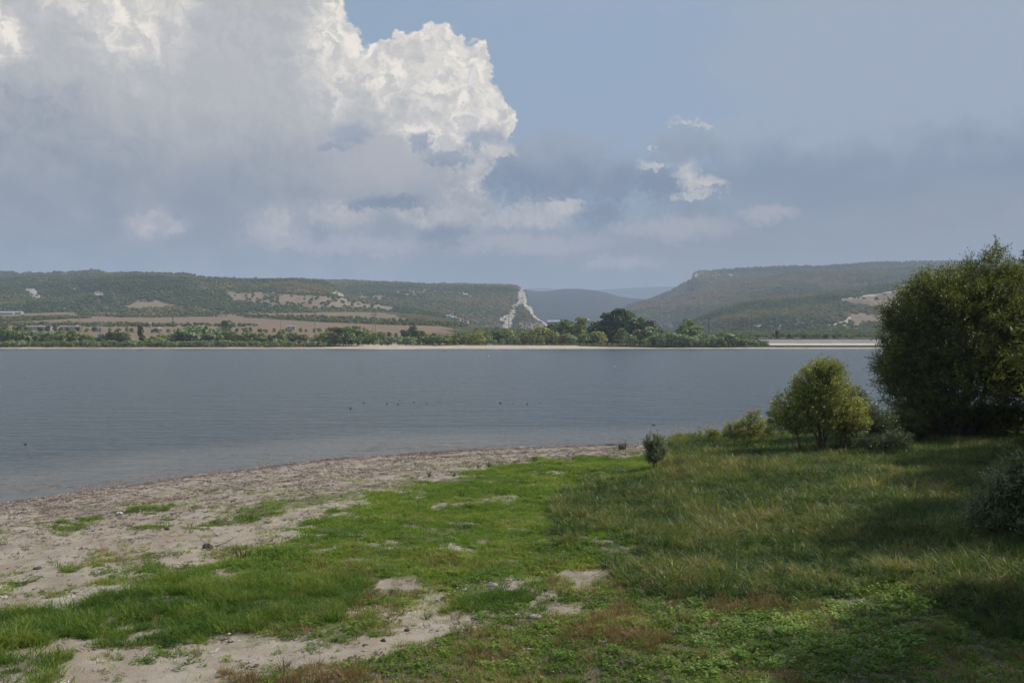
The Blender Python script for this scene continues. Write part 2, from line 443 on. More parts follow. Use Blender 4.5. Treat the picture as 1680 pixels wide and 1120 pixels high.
def build_ground():
    D = np.concatenate([np.linspace(1.0, 22, 16), 22 * np.exp(np.linspace(0.012, math.log(110 / 22), 330)), np.linspace(113, 420, 20)])
    u = np.concatenate([np.linspace(-4, -0.62, 16)[:-1], np.linspace(-0.62, 0.62, 620), np.linspace(0.62, 4, 16)[1:]])
    DD, UU = np.meshgrid(D, u, indexing='ij')
    x = UU * DD; y = DD
    z = ground_z(x, y)
    Z, px, py = zones(x.ravel(), y.ravel(), z.ravel())
    s = shore_s(x, y).ravel()
    veg = np.clip(Z['green'] + Z['strip'] * 0.8 + Z['lush'] + Z['sedge'] + Z['weed'] * 0.9, 0, 1)
    veg = np.maximum(veg, sstep(s, 3, 6) * (x.ravel() > 30))
    veg = np.maximum(veg, sstep(s, 8, 16) * (1 - Z['path']) * sstep(fbm(x.ravel() * .5, y.ravel() * .5, 4, 170), .42, .58) * (.15 + .45 * sstep(px, 250, 520)))
    veg = np.where((py > 1140) | (px > 1700), np.maximum(veg, 0.6), veg)
    brn = np.clip(Z['brown'] * 0.8 + Z['dry'] + Z['sedge'] * 0.6, 0, 1)
    brn = np.where(py > 1140, 0.6, brn)
    nr, nc = DD.shape
    i = np.arange(nr * nc).reshape(nr, nc)
    f = np.stack([i[:-1, :-1], i[:-1, 1:], i[1:, 1:], i[1:, :-1]], -1).reshape(-1, 4)
    m, g, out = new_mat('sandy_ground')
    P = g.node('ShaderNodeBsdfPrincipled'); P.inputs['Roughness'].default_value = 0.95; P.inputs['Specular IOR Level'].default_value = 0.15
    geo = g.node('ShaderNodeNewGeometry'); X, Y, Zc = g.sep(geo.outputs['Position'])
    sh = g.attr('shore_distance'); ve = g.attr('veg'); br = g.attr('brown')
    pos = geo.outputs['Position']
    streak = g.noise(g.vec(sh * 1.3, X * 0.22 + Y * 0.12, 0.0), 1.0, 7, 0.62)
    cl = g.noise(pos, 0.55, 6, 0.6); sp = g.noise(pos, 6.0, 6, 0.75); grit = g.noise(pos, 24.0, 3, 0.7)
    c = g.mix(g.smooth(cl, 0.35, 0.65), (0.41, 0.36, 0.285, 1), (0.32, 0.262, 0.195, 1))
    deb = (g.smooth(streak + (sp - 0.5) * 0.8, 0.46, 0.62) * g.smooth(sh, 26, 12) ).sat()     # dried weed litter in tide lines
    c = g.mix(deb * 0.85, c, g.mix(g.smooth(grit, 0.4, 0.6), (0.17, 0.135, 0.11, 1), (0.33, 0.285, 0.245, 1)))
    c = g.mix(g.smooth(sp, 0.56, 0.74) * 0.7, c, (0.15, 0.115, 0.08, 1))
    c = g.mix(g.smooth(grit, 0.64, 0.72) * 0.5, c, (0.60, 0.56, 0.50, 1))
    c = g.mix(g.smooth(br + (sp - 0.5) * 1.6, 0.35, 0.8) * 0.85, c, g.mix(sp, (0.085, 0.062, 0.036, 1), (0.20, 0.145, 0.085, 1)))
    c = g.mix(g.smooth(ve + (sp - 0.5) * 1.2, 0.25, 0.75) * 0.9, c, g.mix(grit, (0.055, 0.075, 0.020, 1), (0.13, 0.145, 0.045, 1)))
    wet = g.smooth(sh + (cl - 0.5) * 1.2, 1.3, 0.3)
    c = g.mix(wet, c, g.mix(sp, (0.13, 0.070, 0.030, 1), (0.22, 0.135, 0.07, 1)))
    g.put(P.inputs['Base Color'], c)
    b = g.node('ShaderNodeBump'); b.inputs['Strength'].default_value = 0.9; b.inputs['Distance'].default_value = 0.07
    g.put(b.inputs['Height'], sp + grit * 0.4 + streak * 0.6)
    m.node_tree.links.new(b.outputs[0], P.inputs['Normal']); m.node_tree.links.new(P.outputs[0], out.inputs[0])
    me = mesh_of('ground', np.stack([x.ravel(), y.ravel(), z.ravel()], 1), f, m, True, {'shore_distance': s, 'veg': veg, 'brown': brn})
    tag(obj('ground', me), kind='structure')
build_ground()

# ------------------------------------------------------------------ water
def build_water():
    D = np.concatenate([[-600, -200, 0.5], np.linspace(1, 150, 100), np.geomspace(155, 705, 60)])
    u = np.linspace(-1, 1, 121)
    DD, UU = np.meshgrid(D, u, indexing='ij')
    W = np.maximum(900 + np.abs(DD) * 2.6 - 880 * np.exp(-np.maximum(DD, 0) / 60.0) * (DD > 0) , 60)
    W = np.where(DD <= 1, 900, W)
    x = UU * W; y = DD
    s = shore_s(x, y).ravel()
    nr, nc = DD.shape
    i = np.arange(nr * nc).reshape(nr, nc)
    f = np.stack([i[:-1, :-1], i[:-1, 1:], i[1:, 1:], i[1:, :-1]], -1).reshape(-1, 4)
    m, g, out = new_mat('lake_water')
    geo = g.node('ShaderNodeNewGeometry'); X, Y, Zc = g.sep(geo.outputs['Position'])
    sh = g.attr('shore_distance')
    dist = g.math('ABSOLUTE', sh)
    p = g.node('ShaderNodeBsdfPrincipled')
    big = g.noise(g.vec(X * 0.012, Y * 0.03, 0.0), 1.0, 4, 0.55)
    calm = g.smooth(dist + (big - 0.5) * 18.0, 19, 7)          # sheltered water along the near shore
    c = g.mix(calm, (0.062, 0.078, 0.082, 1), (0.085, 0.088, 0.075, 1))
    g.put(p.inputs['Base Color'], c)
    p.inputs['IOR'].default_value = 1.33
    g.put(p.inputs['Roughness'], 0.22 - calm * 0.02)
    v = g.vec(X * 0.55 + (big - 0.5) * 4.0, Y * 1.15, 0.0)
    w1 = g.noise(v, 1.3, 3, 0.6); w2 = g.noise(g.vec(X * 0.20, Y * 0.62, 2.0), 1.0, 3, 0.7); w3 = g.noise(g.vec(X * 0.018, Y * 0.10, 5.0), 1.0, 3, 0.6)
    w4 = g.noise(g.vec(X * 0.07, Y * 0.26, 8.0), 1.0, 3, 0.6)
    hgt = w1 * 0.36 + w2 * 0.85 + w4 * 1.1 + w3 * 0.5
    b = g.node('ShaderNodeBump'); b.inputs['Distance'].default_value = 1.0
    g.put(b.inputs['Strength'], 0.85 - calm * 0.72)
    g.put(b.inputs['Height'], hgt)
    m.node_tree.links.new(b.outputs[0], p.inputs['Normal'])
    m.node_tree.links.new(p.outputs[0], out.inputs[0])
    me = mesh_of('water', np.stack([x.ravel(), y.ravel(), 0 * s], 1), f, m, True, {'shore_distance': s})
    tag(obj('water', me), kind='structure')
build_water()

# ------------------------------------------------------------------ far shore and valley floor
CR_X = [-2500, -600, 0, 100, 200, 330, 420, 560, 640, 700, 740, 800, 900, 1000, 1200, 1450, 1800, 4000]
CR_Y = [520, 517, 515, 512, 514, 517, 514, 511.5, 512, 517.5, 524, 537, 543, 545, 545, 542, 540, 540]
def far_z(px, D):
    zc = H + (HY - np.interp(px, CR_X, CR_Y)) / F * 2000.0
    t = np.clip((D - 820) / 1180.0, 0, 1.35)
    z = 1.9 + (zc - 1.9) * t ** 1.05
    z = np.where(D > 2000, zc - (D - 2000) * 0.09, z)
    sh = 705 - 26 * np.exp(-((px - 640) / 70.0) ** 2) - 14 * np.exp(-((px - 850) / 110.0) ** 2) + 6 * (fbm(px * 0.02, px * 0 + 1, 3, 3) - 0.5)
    k = np.clip((D - sh) / 45.0, -1, 1)
    z = np.where(k < 1, np.where(k > 0, 1.9 * k ** 0.8 if np.ndim(k) == 0 else 1.9 * np.maximum(k, 0) ** 0.8, k * 3), z)
    x = (px - CX) / F * D
    return z + np.where(k > 0.4, 1, 0) * (fbm(x / 90.0, D / 90.0, 3, 61) - 0.5) * 3.0 * np.clip((D - 820) / 500, 0, 1)
def far_point(px, py):
    """the spot on the far plain seen at a photo position"""
    Ds = np.linspace(690, 2000, 900)
    pys = HY + F * (H - far_z(np.full(900, float(px)), Ds)) / Ds
    k = np.argmax(pys <= py)
    if pys[k] > py: k = 899
    D = Ds[k]; z = float(far_z(np.array([float(px)]), np.array([D]))[0])
    return (px - CX) / F * D, D, z
def far_at(px, D):
    return (px - CX) / F * D, D, float(far_z(np.array([float(px)]), np.array([float(D)]))[0])

def hillmat(name, forest, forest2, bare, bare2, rock=(0.46, 0.42, 0.36), sc=1.0):
    m, g, out = new_mat(name)
    geo = g.node('ShaderNodeNewGeometry'); pos = geo.outputs['Position']
    big = g.noise(pos, 0.0035 * sc, 5, 0.6); mid = g.noise(pos, 0.03 * sc, 5, 0.65); fin = g.noise(pos, 0.13, 4, 0.7)
    c = g.mix(g.smooth(big + (mid - 0.5) * 0.5, 0.38, 0.62), (*forest, 1), (*forest2, 1))
    c = g.mix(g.smooth(mid, 0.5, 0.7) * 0.35, c, (*bare2, 1))
    ba = g.attr('bare'); ro = g.attr('rock'); sa = g.attr('sand')
    c = g.mix(g.smooth(ba + (mid - 0.5) * 0.7, 0.4, 0.6), c, g.mix(fin, (*bare, 1), (*bare2, 1)))
    X, Y, Z = g.sep(pos)
    strat = g.noise(g.vec(X * 0.06, Y * 0.02, Z * 0.16), 1.0, 5, 0.7)
    rk = g.mix(g.smooth(strat, 0.38, 0.62), (*rock, 1), tuple(k * 0.55 for k in rock) + (1,))
    c = g.mix(g.smooth(ro + (fin - 0.5) * 0.9, 0.4, 0.6), c, rk)
    c = g.mix(g.smooth(sa + (mid - 0.5) * 0.3, 0.4, 0.6), c, g.mix(fin, (0.50, 0.44, 0.35, 1), (0.42, 0.36, 0.28, 1)))
    p = g.node('ShaderNodeBsdfPrincipled'); p.inputs['Roughness'].default_value = 1.0; p.inputs['Specular IOR Level'].default_value = 0.05
    g.put(p.inputs['Base Color'], c)
    b = g.node('ShaderNodeBump'); b.inputs['Strength'].default_value = 0.8; b.inputs['Distance'].default_value = 6.0
    g.put(b.inputs['Height'], mid * 0.8 + fin * 0.5 + strat * ro)
    m.node_tree.links.new(b.outputs[0], p.inputs['Normal']); m.node_tree.links.new(p.outputs[0], out.inputs[0])
    return m

def grid_faces(nr, nc):
    i = np.arange(nr * nc).reshape(nr, nc)
    return np.stack([i[:-1, :-1], i[:-1, 1:], i[1:, 1:], i[1:, :-1]], -1).reshape(-1, 4)

def build_far_plain():
    D = np.concatenate([np.linspace(640, 760, 50), np.linspace(764, 2000, 150), np.linspace(2030, 2500, 10)])
    px = np.concatenate([np.linspace(-2600, -60, 30)[:-1], np.linspace(-60, 1740, 600), np.linspace(1740, 4200, 30)[1:]])
    DD, PP = np.meshgrid(D, px, indexing='ij')
    z = far_z(PP, DD)
    x = (PP - CX) / F * DD
    qx, qy = PP, HY + F * (H - z) / DD
    wob = (fbm(x / 60, DD / 60, 4, 71) - 0.5)
    qyw = qy + wob * 2.0; qxw = qx + wob * 20
    bare = np.ones(x.shape) * 0.9
    for p in [[(-80, 524), (60, 519.5), (125, 519.5), (150, 521), (60, 526), (-80, 530)],
              [(120, 514.5), (330, 518), (380, 519), (200, 521), (140, 518)],
              [(400, 516), (560, 521), (700, 529), (760, 530), (760, 535), (640, 533), (520, 528), (400, 521)],
              [(-80, 535), (420, 536), (700, 545), (700, 560), (-80, 560)]]:
        if p[0][1] < 534: bare = np.where(inpoly(qxw, qyw, p), 0.0, bare)
    bare = np.where((qx + wob * 60 > 700 + (qy - 530) * 4) & (qy < 558), 0.2, bare)
    bare = np.where((PP > 620) & (DD > 740), np.minimum(bare, 0.75 - 0.6 * sstep(PP, 620, 900)), bare)
    bare = np.where((DD > 735) & (DD < 800) , 0.35, bare)
    sand = np.where(DD < 716 + 30 * np.exp(-((PP - 630) / 80) ** 2) + 36 * np.exp(-((PP - 850) / 110) ** 2) + wob * 14, 1.0, 0.0)
    sand = np.where(inpoly(qxw, qyw, [(520, 575), (560, 566), (640, 564.5), (700, 567.5), (760, 566), (940, 566), (960, 569), (700, 573)]), 1, sand)
    bare = np.where((PP > 950) & (DD > 718) & (DD < 770), 0.2, bare)
    m = hillmat('valley_fields', (0.055, 0.062, 0.026), (0.085, 0.08, 0.035), (0.25, 0.19, 0.132), (0.19, 0.145, 0.098))
    # ploughed fields are redder than the stubble nearer the lake
    me = mesh_of('far_ground', np.stack([x.ravel(), DD.ravel(), z.ravel()], 1), grid_faces(*DD.shape), m, True,
                 {'bare': bare.ravel(), 'rock': 0 * bare.ravel(), 'sand': sand.ravel()})
    tag(obj('far_shore_ground', me), kind='structure')
build_far_plain()

class Hill:
    def __init__(s, name, D0, D1, base, crest, mat, polys=None, amp=14, gexp=0.8, px0=None, px1=None, seed=0, step=2.2, wl=160.0, back=0.25):
        cx = [c[0] for c in crest]; cy = [c[1] for c in crest]
        bx = [c[0] for c in base]; by = [c[1] for c in base]
        px0 = px0 if px0 is not None else cx[0]; px1 = px1 if px1 is not None else cx[-1]
        s.px = np.arange(px0, px1 + 0.1, step)
        s.t = np.concatenate([np.linspace(0, 1, 70), 1 + np.linspace(0.05, back, 6)])
        TT, PP = np.meshgrid(s.t, s.px, indexing='ij')
        D = D0 + (D1 - D0) * TT
        tc = np.minimum(TT, 1)
        yc = np.interp(PP, cx, cy); yb = np.interp(PP, bx, by)
        zb = H + (HY - yb) / F * D0; zc = H + (HY - yc) / F * D1
        z = zb + (zc - zb) * tc ** gexp
        x = (PP - CX) / F * D
        hh = np.maximum(zc - zb, 0)
        gul = 1 - np.abs(fbm(x / wl, D / (wl * 2.2), 4, 80 + seed) * 2 - 1) * 1.6
        z = z + amp * (gul - 0.5) * np.sin(pi * np.clip(tc, 0, 1)) ** 0.7 * np.clip(hh / 60, 0, 1)
        z = np.where(TT > 1, zc - (zc - zb) * ((TT - 1) / back) ** 1.5 * 0.8, z)
        s.x, s.D, s.z, s.P, s.T = x, D, z, PP, TT
        s.qx, s.qy = PP, HY + F * (H - z) / D
        at = {'bare': 0 * x, 'rock': 0 * x, 'sand': 0 * x}
        wob = (fbm(x / 45, D / 45, 4, 90 + seed) - 0.5); w2 = (fbm(x / 12, D / 30, 3, 95 + seed) - 0.5)
        for kind, val, p in polys or []:
            k = 1.0 if kind == 'rock' else 1.6
            hit = inpoly(s.qx + wob * 12 * k + w2 * 5, s.qy + wob * 3.5 * k + w2 * 2, p)
            at[kind] = np.where(hit, val, at[kind])
            if kind == 'bare': at['rock'] = np.where(hit, 0, at['rock'])
        s.at = at
        me = mesh_of(name, np.stack([x.ravel(), D.ravel(), z.ravel()], 1), grid_faces(*x.shape), mat, True, {k: v.ravel() for k, v in at.items()})
        s.o = tag(obj(name, me), kind='structure')
    def wood_points(s, spacing, seed=0, thin=0.55):
        """random spots on the wooded slope"""
        r = np.random.default_rng(seed)
        w = np.gradient(s.D, axis=0) * np.gradient(s.x, axis=1)
        w = np.abs(w)
        n = int(w.sum() / spacing ** 2)
        idx = r.choice(w.size, n, p=w.ravel() / w.sum())
        i, j = np.unravel_index(idx, w.shape)
        fi = np.clip(i + r.random(n), 0, w.shape[0] - 1.001); fj = np.clip(j + r.random(n), 0, w.shape[1] - 1.001)
        i, j = fi.astype(int), fj.astype(int); a, b = fi - i, fj - j
        def bl(q): return (q[i, j] * (1 - a) + q[i + 1, j] * a) * (1 - b) + (q[i, j + 1] * (1 - a) + q[i + 1, j + 1] * a) * b
        x, y, z = bl(s.x), bl(s.D), bl(s.z)
        bad = bl(s.at['bare']) * 0.985 + bl(s.at['rock']) * 0.97 + bl(s.at['sand'])
        cov = fbm(x / 120, y / 120, 4, 300 + seed)
        keep = (r.random(n) > bad) & (cov + (r.random(n) - 0.5) * 0.25 > 0.5 - thin * 0.5)
        return np.stack([x, y, z], 1)[keep]

MH = hillmat('wooded_hill', (0.075, 0.097, 0.039), (0.134, 0.123, 0.053), (0.27, 0.215, 0.155), (0.20, 0.155, 0.105))
MB_ = hillmat('painted_shade_wooded_hill', (0.030, 0.036, 0.028), (0.042, 0.046, 0.034), (0.05, 0.055, 0.03), (0.045, 0.05, 0.028))  # forest colour darkened: a cloud's shadow on the blue ridge put into the albedo
MR = hillmat('rocky_hill', (0.060, 0.066, 0.035), (0.085, 0.080, 0.045), (0.20, 0.16, 0.11), (0.17, 0.14, 0.10), rock=(0.52, 0.48, 0.42))
hills = {}
hills['L1'] = Hill('hill', 2150, 3300, [(-2600, 530), (0, 522), (560, 519), (700, 526), (800, 545)],
    [(-2600, 470), (-900, 440), (-300, 452), (0, 459), (60, 455.5), (115, 454), (160, 450.5), (230, 448), (290, 450), (303, 448.5), (312, 451), (325, 453), (340, 456), (420, 459), (500, 459.5), (530, 462),
     (545, 469), (560, 478), (575, 487), (600, 496), (650, 505), (700, 513), (740, 519), (790, 534)], MH,
    [('rock', 1, [(36, 474), (56, 473), (66, 484), (70, 492), (52, 490), (50, 482)]), ('rock', 1, [(116, 472), (124, 471), (126, 475), (117, 475)]),
     ('rock', 1, [(150, 483), (162, 478), (174, 481), (172, 487), (158, 488)]), ('rock', 1, [(134, 493), (144, 491), (143, 495)]),
     ('bare', 1, [(198, 500), (215, 497), (262, 494), (285, 499), (305, 503), (250, 505), (205, 506)]),
     ('bare', 0.9, [(376, 483), (400, 478), (470, 482), (540, 487), (580, 494), (640, 503), (690, 510), (600, 508), (540, 507), (440, 500), (380, 494)]),
     ('rock', 1, [(540, 482), (552, 477), (568, 486), (570, 492), (556, 489)]), ('rock', 1, [(98, 500), (104, 502), (112, 511), (106, 511)]),
     ('bare', 0.6, [(420, 476), (500, 477), (500, 479.5), (420, 479)])], amp=26, seed=1)
hills['L0'] = Hill('hill', 3500, 4300, [(-2600, 500), (400, 500)], [(-2600, 440), (-700, 425), (-200, 438), (0, 446), (50, 449.5), (110, 447), (160, 445), (166, 446), (175, 449.5), (260, 456), (400, 470)], MH, amp=18, seed=2)
hills['L2'] = Hill('hill', 2900, 4300, [(300, 545), (700, 528), (865, 548)],
    [(300, 462), (420, 459), (500, 459.5), (560, 460.5), (640, 464), (700, 466.5), (740, 466), (790, 467.5), (830, 468), (846, 470), (853, 473), (861, 474), (863, 480), (866, 500), (870, 545)], MH,
    [('rock', 1, [(852, 472), (863, 472), (866, 500), (868, 560), (822, 560), (828, 531), (816, 523), (838, 509), (846, 497), (849, 486)]),
     ('rock', 0.9, [(750, 480), (762, 480), (775, 485), (778, 489), (765, 485)]), ('bare', 0.7, [(640, 476), (720, 474), (725, 481), (650, 482)]),
     ('bare', 0.7, [(560, 482), (640, 486), (660, 494), (600, 492)])], amp=26, seed=3, px1=872, step=1.6)
hills['spur'] = Hill('hill', 2500, 3450, [(826, 562), (960, 560)],
    [(826, 560), (836, 530), (845, 508), (852, 499), (859, 497), (866, 501), (872, 503.5), (874, 509), (876, 515), (882, 521), (892, 528), (906, 537), (925, 545), (960, 556)], MR,
    [('rock', 1, [(851, 494), (860, 494), (875, 502), (878, 516), (884, 522), (905, 537), (895, 534), (874, 519), (868, 508), (858, 503)]),
     ('rock', 0.7, [(842, 512), (851, 506), (843, 532), (836, 546), (832, 540)]), ('bare', 0.8, [(850, 530), (885, 530), (920, 545), (850, 552)])], amp=12, seed=4, step=1.2, wl=60, gexp=1.0)
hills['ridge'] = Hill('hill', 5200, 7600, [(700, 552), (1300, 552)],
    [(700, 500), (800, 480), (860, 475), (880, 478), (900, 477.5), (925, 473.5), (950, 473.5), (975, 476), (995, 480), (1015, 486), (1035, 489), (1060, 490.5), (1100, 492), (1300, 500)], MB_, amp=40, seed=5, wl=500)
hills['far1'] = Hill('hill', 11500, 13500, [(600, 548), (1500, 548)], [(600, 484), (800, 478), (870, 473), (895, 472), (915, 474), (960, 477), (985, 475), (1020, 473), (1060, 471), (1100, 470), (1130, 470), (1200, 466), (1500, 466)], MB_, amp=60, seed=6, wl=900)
hills['mesa'] = Hill('hill', 4000, 5600, [(980, 552), (4200, 552)],
    [(980, 540), (1030, 502), (1060, 494), (1080, 486), (1100, 478), (1120, 466), (1133, 460), (1136.5, 459), (1138, 447), (1146, 445), (1165, 445), (1180, 443.5), (1200, 442), (1240, 439.5), (1300, 437.5), (1350, 437), (1440, 431),
     (1560, 429), (1680, 426), (1900, 420), (2600, 430), (4200, 440)], MH,
    [('rock', .62, [(1136, 446.5), (1181, 446), (1179, 453), (1160, 454), (1137, 459)]), ('rock', 0.8, [(1186, 449), (1202, 449.5), (1200, 452), (1186, 451)])], amp=30, seed=7, wl=260)
hills['lobe'] = Hill('hill', 3300, 4500, [(990, 552), (4200, 552)],
    [(990, 552), (1025, 515), (1036, 502), (1050, 496), (1075, 491), (1100, 489), (1120, 483), (1150, 474), (1190, 467), (1240, 459), (1280, 450), (1330, 445), (1400, 442), (1500, 440), (1700, 437), (4200, 450)], MH, amp=26, seed=8)
hills['R1'] = Hill('hill', 2050, 3000, [(1100, 556), (1300, 549), (4200, 549)],
    [(1100, 556), (1140, 524), (1160, 514), (1185, 505), (1220, 494), (1260, 489), (1300, 485), (1350, 480), (1400, 475), (1450, 469), (1500, 463), (1560, 459), (1700, 452), (2200, 445), (4200, 470)], MH,
    [('bare', 1, [(1374, 492.5), (1440, 482), (1483, 473), (1560, 462), (1600, 508), (1480, 506), (1450, 506.5), (1410, 502)]),
     ('sand', .55, [(1378, 491), (1440, 481.5), (1487, 473), (1487, 475), (1440, 484), (1382, 493.5)]),
     ('bare', 1, [(1393, 515), (1600, 513), (1600, 530), (1400, 530), (1398, 524)]),
     ('sand', 1, [(1362, 529.5), (1388, 526), (1395, 521), (1401, 521), (1397, 526), (1375, 531)]),
     ('sand', 0.8, [(1200, 535), (1300, 533.5), (1460, 532), (1460, 533.5), (1300, 535), (1200, 536.5)])], amp=14, seed=9, gexp=0.75)

# ------------------------------------------------------------------ instanced ground cover and woods ("stuff")
def scatter(name, pts, rot, scale, tint, idx, sources, label, cat):
    n = len(pts)
    me = bpy.data.meshes.new(name)
    me.vertices.add(n); me.vertices.foreach_set('co', np.asarray(pts, np.float32).ravel())
    for k, v, t, f in (('rot', rot, 'FLOAT_VECTOR', 'vector'), ('size', scale, 'FLOAT_VECTOR', 'vector'), ('tint', tint, 'FLOAT', 'value'), ('which', idx, 'INT', 'value')):
        a = me.attributes.new(k, t, 'POINT')
        a.data.foreach_set(f, np.asarray(v, np.int32 if t == 'INT' else np.float32).ravel())
    me.update()
    o = obj(name, me)
    ng = bpy.data.node_groups.new(name, 'GeometryNodeTree')
    ng.interface.new_socket('Geometry', in_out='INPUT', socket_type='NodeSocketGeometry')
    ng.interface.new_socket('Geometry', in_out='OUTPUT', socket_type='NodeSocketGeometry')
    N = ng.nodes; L = ng.links
    gi = N.new('NodeGroupInput'); go = N.new('NodeGroupOutput')
    iop = N.new('GeometryNodeInstanceOnPoints')
    L.new(gi.outputs[0], iop.inputs['Points'])
    gti = N.new('GeometryNodeJoinGeometry')
    for s in sources:
        oi = N.new('GeometryNodeObjectInfo'); oi.inputs['Object'].default_value = s; oi.inputs['As Instance'].default_value = True
        L.new(oi.outputs['Geometry'], gti.inputs[0])
    L.new(gti.outputs[0], iop.inputs['Instance'])
    iop.inputs['Pick Instance'].default_value = True
    for nm, sock, dt in (('which', 'Instance Index', 'INT'), ('rot', 'Rotation', 'FLOAT_VECTOR'), ('size', 'Scale', 'FLOAT_VECTOR')):
        na = N.new('GeometryNodeInputNamedAttribute'); na.data_type = dt; na.inputs['Name'].default_value = nm
        L.new(na.outputs['Attribute'], iop.inputs[sock])
    L.new(iop.outputs[0], go.inputs[0])
    md = o.modifiers.new('scatter', 'NODES'); md.node_group = ng
    return tag(o, label, cat, kind='stuff')

def src(name, me): return bpy.data.objects.new(name, me)     # source shapes live only in the data, never in the scene

def blob_tree(name, mat, seed, w=1.0, h=1.0, nq=70, q=0.36):
    """a unit-size low tree crown made of leaf clumps round a few lobes"""
    r = np.random.default_rng(seed)
    V_, F_ = [], []
    lobes = [(0, 0, 0.55 * h, 0.42 * w, 0.42 * h)] + [(r.uniform(-.28, .28) * w, r.uniform(-.28, .28) * w, r.uniform(.35, .8) * h, r.uniform(.2, .32) * w, r.uniform(.2, .3) * h) for _ in range(4)]
    for k in range(nq):
        l = lobes[r.integers(len(lobes))]
        d = r.normal(size=3); d /= np.linalg.norm(d)
        d[2] = abs(d[2]) if r.random() < 0.7 else d[2]
        c = np.array(l[:3]) + d * np.array([l[3], l[3], l[4]]) * r.uniform(.75, 1.05)
        n = d + r.normal(size=3) * 0.45; n /= np.linalg.norm(n)
        a = np.cross(n, r.normal(size=3)); a /= np.linalg.norm(a); b = np.cross(n, a)
        s = q * r.uniform(.6, 1.15) * 0.5
        V_ += [c - a * s - b * s * .7, c + a * s - b * s * .8, c + a * s * .8 + b * s, c - a * s * .9 + b * s * .8]
    F_ = np.arange(nq * 4).reshape(-1, 4)
    return src(name, mesh_of(name, np.array(V_), F_, mat, False))

def build_woods():
    st = [(0.0, (0.098, 0.138, 0.041)), (0.35, (0.164, 0.200, 0.066)), (0.6, (0.247, 0.239, 0.083)), (0.8, (0.329, 0.269, 0.113)), (1.0, (0.374, 0.239, 0.135))]
    m = leafmat('woodland_leaves', st, 'tint', 'INSTANCER', 0.15, 0.7, 0.1)
    S_ = [blob_tree('wood_tree', m, 100 + k, 1, 0.9 + 0.1 * k, 60, 0.4) for k in range(3)]
    r = np.random.default_rng(5)
    for key, sp, sz, lab in (('L1', 9.0, (6, 9.5), 'mixed green and rusty scrub woodland covering the nearest hills beyond the fields'),
                        ('L0', 16, (9, 15), 'pale green woodland on the crest behind the hills with white scars'),
                        ('L2', 10.5, (7, 10.5), 'hazy scrub woodland on the long slope beside the white cliff'),
                        ('spur', 11, (4, 8), 'sparse low scrub on the rocky spur below the white cliff'),
                        ('mesa', 14, (9, 14), 'dark hazy forest on the flat topped hill with the grey cliff band'),
                        ('lobe', 11.5, (8, 12), 'green and rusty forest on the long sunlit slope under the flat topped hill'),
                        ('R1', 9.0, (6, 9.5), 'dense low woodland on the slope round the brown hillside fields')):
        h = hills[key]
        P = h.wood_points(sp, 7, 0.2 if key == 'spur' else 1.2)
        qx = CX + F * P[:, 0] / P[:, 1]
        P = P[(qx > -130) & (qx < 1830)]
        n = len(P)
        big = fbm(P[:, 0] / 260, P[:, 1] / 260, 4, 500)
        tint = np.clip({'R1': .30, 'lobe': .46, 'mesa': .40, 'L1': .38}.get(key, .42) + (big - 0.5) * 1.7 + r.normal(size=n) * 0.10, 0, 1)
        s = r.uniform(sz[0], sz[1], n)
        sc = np.stack([s, s, s * r.uniform(.6, .95, n)], 1)
        rot = np.stack([0 * s, 0 * s, r.uniform(0, 6.28, n)], 1)
        P[:, 2] -= s * 0.12
        scatter('woodland', P, rot, sc, tint, r.integers(0, 3, n), S_, lab, 'woodland')
        print('woods', key, n)
    # scrub strips between the fields and the thickets in front of the right-hand hills
    pts = []
    for poly, dens in (([(-80, 524), (60, 519.5), (125, 519.5), (150, 521), (60, 526), (-80, 530)], 500), ([(120, 514.5), (330, 518), (380, 519), (200, 521), (140, 518)], 260),
                       ([(380, 516), (560, 520), (700, 528), (765, 530), (765, 536), (640, 533), (520, 528), (400, 520)], 900), ([(1230, 538), (1470, 536), (1800, 536), (1800, 553), (1230, 553)], 3000),
                       ([(780, 540), (1240, 540), (1240, 553), (780, 553)], 1700), ([(-80, 530.5), (150, 531), (420, 534), (420, 536), (-80, 536)], 350), ([(700, 556), (1240, 556), (1240, 563), (950, 563), (700, 562)], 900)):
        xs = np.array([p[0] for p in poly]); ys = np.array([p[1] for p in poly])
        k = 0
        qx = r.uniform(xs.min(), xs.max(), dens * 2); qy = r.uniform(ys.min(), ys.max(), dens * 2)
        ok = inpoly(qx, qy, poly); qx, qy = qx[ok], qy[ok]
        for a, b in zip(qx, qy):
            pts.append(far_point(a, b))
    P = np.array(pts); P = P[P[:, 1] < 2000]; P[:, 1] += r.uniform(-8, 8, len(P))
    n = len(P); s = r.uniform(3.0, 5.5, n)
    scatter('field_scrub', P - np.array([0, 0, .5]), np.stack([0 * s, 0 * s, r.uniform(0, 6.28, n)], 1), np.stack([s, s, s * .8], 1), np.clip(0.38 + r.normal(size=n) * .15, 0, 1),
            r.integers(0, 3, n), S_, 'low dark scrub in strips between the fields and across the valley floor', 'scrub')
build_woods()

